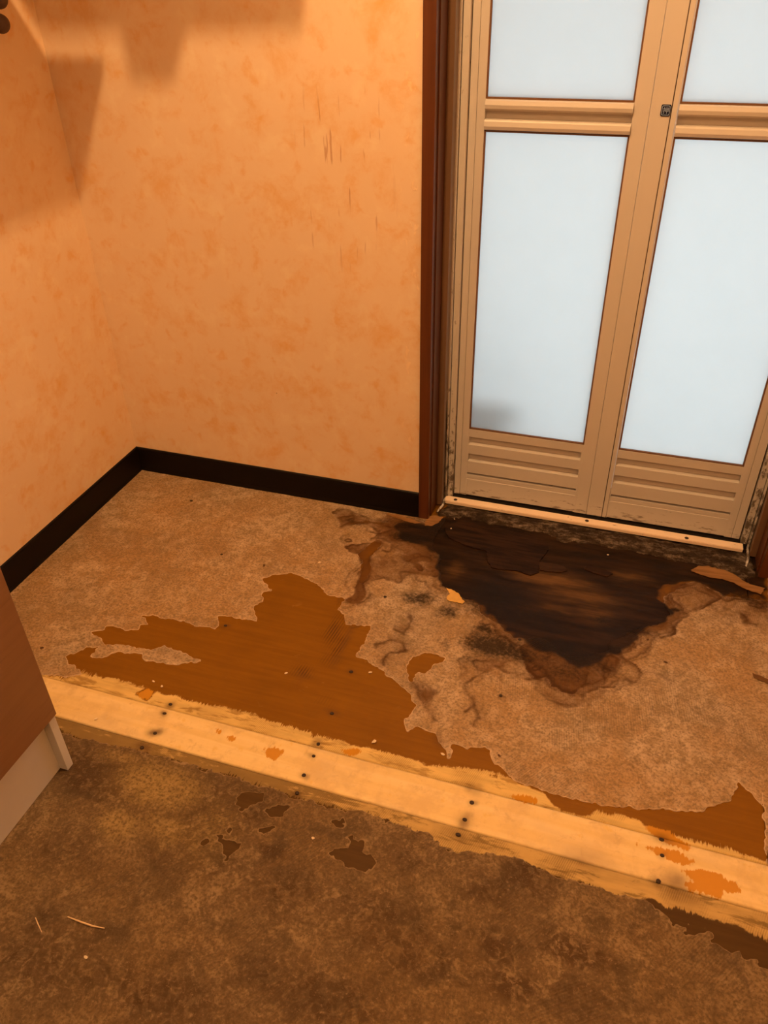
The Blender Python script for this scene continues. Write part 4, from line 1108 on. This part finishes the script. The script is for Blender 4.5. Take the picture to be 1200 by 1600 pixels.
def leaf(x0, x1, px0, px1, gx0, gx1, sgn_hinge):
    """one leaf: stiles, mid rail, louvre panel, panes"""
    yb = 0.138
    m = MB()
    # stiles made of two steps with a fine seam
    if sgn_hinge < 0:
        m.box(x0, x0 + 0.0150, 0.1100, yb, 0.016, DT, bev=0.0008)
        m.box(x0 + 0.0155, px0, 0.1106, yb, 0.016, DT, bev=0.0008)
        m.box(px1, px1 + 0.030, 0.1106, yb, 0.016, DT, bev=0.0008)
        m.box(px1 + 0.0305, x1, 0.1100, yb, 0.016, DT, bev=0.0012)
    else:
        m.box(x0, x0 + 0.0100, 0.1100, yb, 0.016, DT, bev=0.0012)
        m.box(x0 + 0.0105, px0, 0.1106, yb, 0.016, DT, bev=0.0008)
        m.box(px1, px1 + 0.0165, 0.1106, yb, 0.016, DT, bev=0.0008)
        m.box(px1 + 0.0170, x1, 0.1100, yb, 0.016, DT, bev=0.0008)
    lf = m.build('door_leaf', M_door, door)
    a, b = px0, px1
    # middle rail: two beads with a finger recess between
    def arc(z0, z1, y, d, n=7):
        return [(y - d * math.sin(math.pi * k / n), z0 + (z1 - z0) * k / n) for k in range(n + 1)]
    pr = [(yb, 0.9115)] + [(0.1130, 0.9118)] + [(0.1070, 0.9135), (0.1045, 0.920), (0.1060, 0.9285), (0.1085, 0.9315)] + [(0.1230, 0.9325), (0.1240, 0.9475)] + \
         [(0.1085, 0.9485), (0.1060, 0.9520), (0.1045, 0.959), (0.1070, 0.9670), (0.1130, 0.9688), (yb, 0.9690)]
    MB().prism(pr, 'x', a + 0.0003, b - 0.0003).build('middle_rail', M_door, lf)
    # louvre panel profile (y, z), front side listed downwards
    fr = [(0.1112, 0.2175), (0.1112, 0.1955), (0.1245, 0.1938), (0.1230, 0.1752), (0.1113, 0.1722), (0.1112, 0.1455), (0.1245, 0.1438), (0.1230, 0.1252), (0.1113, 0.1222),
          (0.1112, 0.0880), (0.1300, 0.0872), (0.1300, 0.0815), (0.1117, 0.0808), (0.1117, 0.0690), (0.1125, 0.0682), (0.1110, 0.0672), (0.1110, 0.0180)]
    lp = MB().prism(fr + [(yb, 0.0180), (yb, 0.2175)], 'x', gx0, gx1)
    lp.box(a - 0.0002, gx0 + 0.0001, 0.1110, yb, 0.0165, 0.2175)
    lp.box(gx1 - 0.0001, b + 0.0002, 0.1110, yb, 0.0165, 0.2175)
    lp.build('louvre_panel', M_door, lf)
    MB().box(a, b, 0.112, yb, 1.885, DT - 0.001, bev=0.001).build('top_rail', M_door, lf)
    # worn rubber strip along the foot
    MB().box(a - 0.02, b + 0.02, 0.118, 0.132, 0.0118, 0.018).build('foot_seal', M_black, lf)
    for z0, z1 in ((0.2175, 0.9115), (0.9690, 1.885)):
        g = MB()
        w_ = 0.0032
        g.box(a, a + w_, 0.1122, 0.121, z0, z1).box(b - w_, b, 0.1122, 0.121, z0, z1).box(a + w_, b - w_, 0.1122, 0.121, z0, z0 + w_).box(a + w_, b - w_, 0.1122, 0.121, z1 - w_, z1)
        g.build('gasket', M_gasket, lf)
        pm = MB().box(a + 0.0005, b - 0.0005, PANE_Y, PANE_Y + 0.003, z0 + 0.0005, z1 - 0.0005)
        p = pm.build('pane', M_pane, lf)
        p.data.materials.append(M_clear)
        for f in p.data.polygons:
            f.material_index = 0 if f.normal.y < -0.9 else 1
        tag(p, 'frosted white pane')
    return lf


lf1 = leaf(0.9065, 1.2950, 0.9390, 1.2265, 0.9395, 1.2225, -1)
MB().box(1.2940, 1.2975, 0.118, 0.134, 0.012, DT).build('fold_gasket', M_gasket, door)
for xx_ in (0.9030, 1.6255):
    MB().box(xx_, xx_ + 0.0045, 0.120, 0.134, 0.012, DT).build('edge_gasket', M_gasket, door)
lf2 = leaf(1.2965, 1.6270, 1.3085, 1.5920, 1.3090, 1.5915, 1)

# push mark: dark blue rounded square with a pale rounded outline and the character for "push"
M_sign = mat_plain('sign_navy', (0.004, 0.009, 0.035), 0.5, 0.15)
M_signl = mat_plain('sign_pale', (0.30, 0.40, 0.62), 0.5, 0.4)


def rrect(cx_, cz_, hw, hh, r, n=6):
    P = []
    for sx_, sz_, a0 in ((1, 1, 0), (-1, 1, 90), (-1, -1, 180), (1, -1, 270)):
        for k in range(n + 1):
            a = math.radians(a0 + 90 * k / n)
            P.append((cx_ + sx_ * (hw - r) + r * math.cos(a), cz_ + sz_ * (hh - r) + r * math.sin(a)))
    return P


SGX, SGZ = 1.2855, 0.9575
MB().prism(rrect(SGX, SGZ, 0.0090, 0.0100, 0.0030), 'y', 0.1085, 0.1106).build('sign_plate', M_sign, lf1)
def ring(P, Q, y0, y1):
    m = MB()
    n = len(P)
    V = [[m.bm.verts.new((p[0], y, p[1])) for p in R] for R, y in ((P, y0), (Q, y0), (P, y1), (Q, y1))]
    fs = []
    for i in range(n):
        j = (i + 1) % n
        fs += [m.bm.faces.new([V[0][i], V[0][j], V[1][j], V[1][i]]), m.bm.faces.new([V[0][j], V[0][i], V[2][i], V[2][j]]), m.bm.faces.new([V[1][i], V[1][j], V[3][j], V[3][i]])]
    bmesh.ops.recalc_face_normals(m.bm, faces=fs)
    return m


ring(rrect(SGX, SGZ, 0.0074, 0.0084, 0.0024), rrect(SGX, SGZ, 0.0064, 0.0074, 0.0018), 0.1081, 0.1086).build('sign_outline', M_signl, lf1)
cu = bpy.data.curves.new('push_character', 'FONT')
cu.body = '\u62bc'
cu.size = 0.0115
cu.extrude = 0.0002
cu.align_x = 'CENTER'
cu.align_y = 'CENTER'
tmp = bpy.data.objects.new('tmp_text', cu)
COL.objects.link(tmp)
dg = bpy.context.evaluated_depsgraph_get()
tme = bpy.data.meshes.new_from_object(tmp.evaluated_get(dg))
bpy.data.objects.remove(tmp, do_unlink=True)
xs_ = [v.co.x for v in tme.vertices]; ys_ = [v.co.y for v in tme.vertices]
if xs_:
    cxm, cym = (min(xs_) + max(xs_)) / 2, (min(ys_) + max(ys_)) / 2
    sc_ = 0.0112 / max(max(xs_) - min(xs_), max(ys_) - min(ys_))
    for v in tme.vertices:
        v.co = Vector((SGX + (v.co.x - cxm) * sc_ * .92, 0.1083 - v.co.z, SGZ + (v.co.y - cym) * sc_))
    tme.materials.clear()
    link('push_character', tme, M_signl, lf1)

# ------------------------------------------------------------------ bathroom beyond the panes (seen only as light)
def shell(name, label, *boxes):
    m = MB()
    for q_ in boxes: m.box(*q_)
    tag(m.build(name, M_white), label, kind='structure')


shell('wall_bathroom_far', 'far white wall of the bathroom', (0.70, 1.90, 1.75, 1.80, -0.03, 2.2))
shell('wall_bathroom_left', 'left white wall of the bathroom', (0.62, 0.70, 0.17, 1.80, -0.03, 2.2))
shell('wall_bathroom_right', 'right white wall of the bathroom', (1.90, 1.98, 0.17, 1.80, -0.03, 2.2))
shell('ceiling_bathroom', 'white bathroom ceiling', (0.62, 1.98, 0.17, 1.80, 2.2, 2.26))
shell('floor_bathroom', 'pale bathroom floor', (0.70, 1.90, 0.17, 1.75, -0.08, -0.02))
shell('wall_bathroom_near', 'bathroom side of the door wall', (0.62, 0.873, 0.101, 0.17, -0.03, 2.26), (1.662, 1.98, 0.101, 0.17, -0.03, 2.26), (0.873, 1.662, 0.101, 0.17, 2.004, 2.26))
st = empty('pane_blocker', (0.93, 0.30, -0.02))  # added unseen object, holds daylight off the lower left pane
tag(st, 'added unseen stool behind the lower left pane', 'blocker')
MB().box(0.78, 1.08, 0.20, 0.46, 0.275, 0.315, bev=0.012).build('blocker_top', mat_plain('blocker_grey', (0.14, 0.16, 0.17), 0.5), st)
for (lx, ly) in ((0.82, 0.22), (1.02, 0.22), (0.82, 0.38), (1.02, 0.38)):
    MB().box(lx, lx + 0.025, ly, ly + 0.025, -0.0195, 0.276).build('blocker_leg', st.children[0].data.materials[0], st)

# ------------------------------------------------------------------ vanity cabinet on the left
M_vdoor = mat_wood('brown_woodgrain_laminate', (0.2211, 0.114, 0.0518), (0.2479, 0.129, 0.0585), 0.42, 0.35, (40, 3.0, 60), (math.radians(12), 0, 0), 0.04)
M_vwhite = mat_plain('white_laminate', (0.66, 0.66, 0.64), 0.45, 0.35, 0.03)
va = empty('vanity_cabinet', (0.22, -1.40, 0.0))
tag(va, 'wood-grain brown vanity cabinet with a pale recessed toe kick at lower left', 'cabinet')
VY0, VY1 = -1.85, -0.937
MB().box(0.006, 0.4325, VY1 - 0.0155, VY1, 0.0025, 0.78, bev=0.0008).box(0.4320, 0.4470, VY1 - 0.0155, VY1, 0.0025, 0.1365, bev=0.0008).build('side_panel', M_vwhite, va)
MB().box(0.006, 0.4325, VY0, VY0 + 0.0155, 0.0025, 0.78, bev=0.0008).build('side_panel', M_vwhite, va)
MB().box(0.006, 0.4320, VY0 + 0.0155, VY1 - 0.0155, 0.137, 0.152).box(0.006, 0.018, VY0 + 0.0155, VY1 - 0.0155, 0.152, 0.78).build('carcass', M_vwhite, va)
MB().box(0.414, 0.4300, VY0 + 0.0155, VY1 - 0.0157, 0.0025, 0.1368).build('toe_kick', M_vwhite, va)
for k in range(2):
    y1_ = VY1 - k * 0.4575 + 0.002
    d_ = MB().box(0.4330, 0.4510, y1_ - 0.4545, y1_, 0.1385, 0.765, bev=0.0012).build('door', M_vdoor, va)
    MB().box(0.4512, 0.4560, (y1_ - 0.44 if k == 0 else y1_ - .02) - .006, (y1_ - 0.44 if k == 0 else y1_ - .02) + .006, 0.60, 0.72, bev=0.001).build('handle', M_nail, d_)
MB().box(0.004, 0.475, VY0 - 0.005, VY1 + 0.005, 0.7805, 0.83, bev=0.008).build('basin_top', M_vwhite, va)

# ------------------------------------------------------------------ wall pegs top left
M_peg = mat_plain('dark_brown_peg', (0.11, 0.066, 0.05), 0.7, 0.35, 0.2, 120)
PEGS = ((-0.149, 1.1120, 'lower of the two dark round ball-ended pegs on left wall'), (-0.138, 1.1520, 'upper of the two dark round ball-ended pegs on left wall'))
for (py_, pz_, lb) in PEGS:
    pg = empty('wall_peg', (0.0, py_, pz_))
    tag(pg, lb, 'peg', 'pegs on the left wall')
    ball = [(0.0172 * math.sin(math.pi * k / 12), 0.030 - 0.0172 * math.cos(math.pi * k / 12)) for k in range(13)]
    ball[0] = (0, ball[0][1]); ball[-1] = (0, ball[-1][1])
    MB().lathe(ball, (0, py_, pz_), (1, 0, 0), 24).build('ball_end', M_peg, pg, True)
    MB().lathe([(0, 0.0), (0.004, 0.0), (0.004, 0.014), (0, 0.014)], (0, py_, pz_), (1, 0, 0), 14).build('stem', M_peg, pg, True)

# ------------------------------------------------------------------ overhead fittings out of frame (they cast the wall shadows)
M_shelf = mat_plain('shelf_white', (0.70, 0.66, 0.58), 0.5, 0.3)
zs = 1.36
sd_ = (zs - 0.745) / 1.96
sy_ = -(zs - 1.018) / 1.6
sh = empty('wall_shelf', (0.0, -0.5, zs))
tag(sh, 'shelf board on the left wall above the frame', 'shelf')
MB().box(0.002, sd_, -0.80, sy_, zs, zs + 0.018, bev=0.001).build('board', M_shelf, sh)
for by_ in (-0.70, -0.40):
    MB().prism([(0.002, zs - 0.001), (0.10, zs - 0.001), (0.002, zs - 0.08)], 'y', by_, by_ + 0.012).build('bracket', M_shelf, sh)
D2 = 0.34
z2 = 1.085 + D2 * (LAMP[2] - 1.085) / (-LAMP[1])
xr = 0.60 + (LAMP[0] - 0.60) * D2 / (-LAMP[1])
s2 = empty('overhead_shelf', (0.35, 0.0, z2))
tag(s2, 'shelf on the back wall above the frame', 'shelf')
MB().box(0.002, xr, -D2, -0.002, z2, z2 + 0.02, bev=0.001).build('board', M_shelf, s2)
for bx_ in (0.10, 0.55):
    MB().prism([(-0.002, z2 - 0.001), (-0.16, z2 - 0.001), (-0.002, z2 - 0.10)], 'x', bx_, bx_ + 0.012).build('bracket', M_shelf, s2)
hb = empty('shelf_occluder', (0.49, -0.32, z2 - 0.02))  # added out of view, shaped to cast the blob below the shelf shadow
tag(hb, 'small unseen basket hanging under the back wall shelf above the frame', 'occluder')
MB().prism([(0.450, z2 - 0.056), (0.508, z2 - 0.056), (0.536, z2 - 0.002), (0.447, z2 - 0.002)], 'y', -0.338, -0.30).build('occluder_block', M_shelf, hb)
# lamp holder above the bulb
lh = empty('ceiling_lamp_holder', (LAMP[0], LAMP[1], ROOM_H))
tag(lh, 'white ceiling lamp holder above the frame', 'lamp')
MB().lathe([(0, ROOM_H - 0.001), (0.05, ROOM_H - 0.001), (0.045, ROOM_H - 0.03), (0.02, ROOM_H - 0.035), (0.02, LAMP[2] + 0.03), (0, LAMP[2] + 0.03)], (LAMP[0], LAMP[1], 0), seg=24).build('holder', M_shelf, lh, True)

# ------------------------------------------------------------------ loose debris on the floor
SP_LAB = ['long pale curved wood splinter lying on grimy floor at lower left', 'short pale wood splinter lying left of the long curved one']
for k, (L_, rad) in enumerate(((SPLIN[0], 0.0013), (SPLIN[1], 0.0009))):
    pts_ = [(x, y, 0.0030 + (0.0012 if 0 < i < len(L_) - 1 else 0)) for i, (x, y) in enumerate(L_)]
    o = MB().tube(pts_, [rad * .6] + [rad] * (len(L_) - 2) + [rad * .5], 6).build('wood_splinter', M_straw)
    tag(o, SP_LAB[k], 'splinter')
CR = [(0, 'pale fleck of backing on the peach floor above the bare ochre patch', 'P', .0045), (1, 'small brown oblong chip near the top of the bare ochre patch', 'D', .006),
      (2, 'dark crumb on the floor against the brown cabinet edge', 'D', .005), (3, 'tiny pale chip below the long curved splinter', 'P', .0045),
      (4, 'pale crumb left of the largest dark spot on the lower floor', 'P', .0035), (5, 'upper of two pale crumbs where ochre plywood meets the pale band', 'P', .004),
      (6, 'lower of two pale crumbs where ochre plywood meets the pale band', 'P', .0035), (7, 'pale crumb near the middle of the bare ochre patch', 'P', .004),
      (8, 'pale crumb at the right side of the bare ochre patch', 'P', .0045), (10, 'pale round fleck on ochre plywood just above the pale band', 'P', .006),
      (11, 'pale fleck at the right tip of the ochre plywood by the pale band', 'P', .005), (12, 'small pale sliver on the black stain below the sill left end', 'P', .003),
      (13, 'tiny pale crumb on the black stain below the sliver', 'P', .003), (15, 'pale grain on the black stain near the mortar strip', 'P', .0035),
      (16, 'small dark chip on peach backing right of the black stain', 'D', .004), (17, 'dark sliver on peach backing below the other small chip', 'D', .005),
      (18, 'dark chip on peach backing above the pale board', 'D', .004), (19, 'pale crumb on the floor by the cabinet corner post', 'P', .005)]
for k, (ci, lb, kd, sz) in enumerate(CR):
    bm = bmesh.new()
    bmesh.ops.create_icosphere(bm, subdivisions=1, radius=1.0)
    r_ = random.Random(100 + k)
    a_ = r_.uniform(0, 3.1)
    el = r_.uniform(0.45, 0.8)
    for v in bm.verts:
        q_ = v.co * r_.uniform(0.75, 1.15)
        x_, y_ = q_.x * sz, q_.y * sz * el
        v.co = Vector((x_ * math.cos(a_) - y_ * math.sin(a_), x_ * math.sin(a_) + y_ * math.cos(a_), max(-0.3, q_.z) * sz * 0.35))
    me = bpy.data.meshes.new('floor_crumb')
    bm.to_mesh(me); bm.free()
    o = link('floor_crumb', me, M_crumb if kd == 'P' else M_darkcrumb)
    cx_, cy_ = CRUMBS[ci]
    if ci == 2: cx_ += 0.012
    o.location = (cx_, cy_, 0.0022 + 0.1 * sz)
    tag(o, lb, 'crumb', 'loose crumbs on the stripped floor')
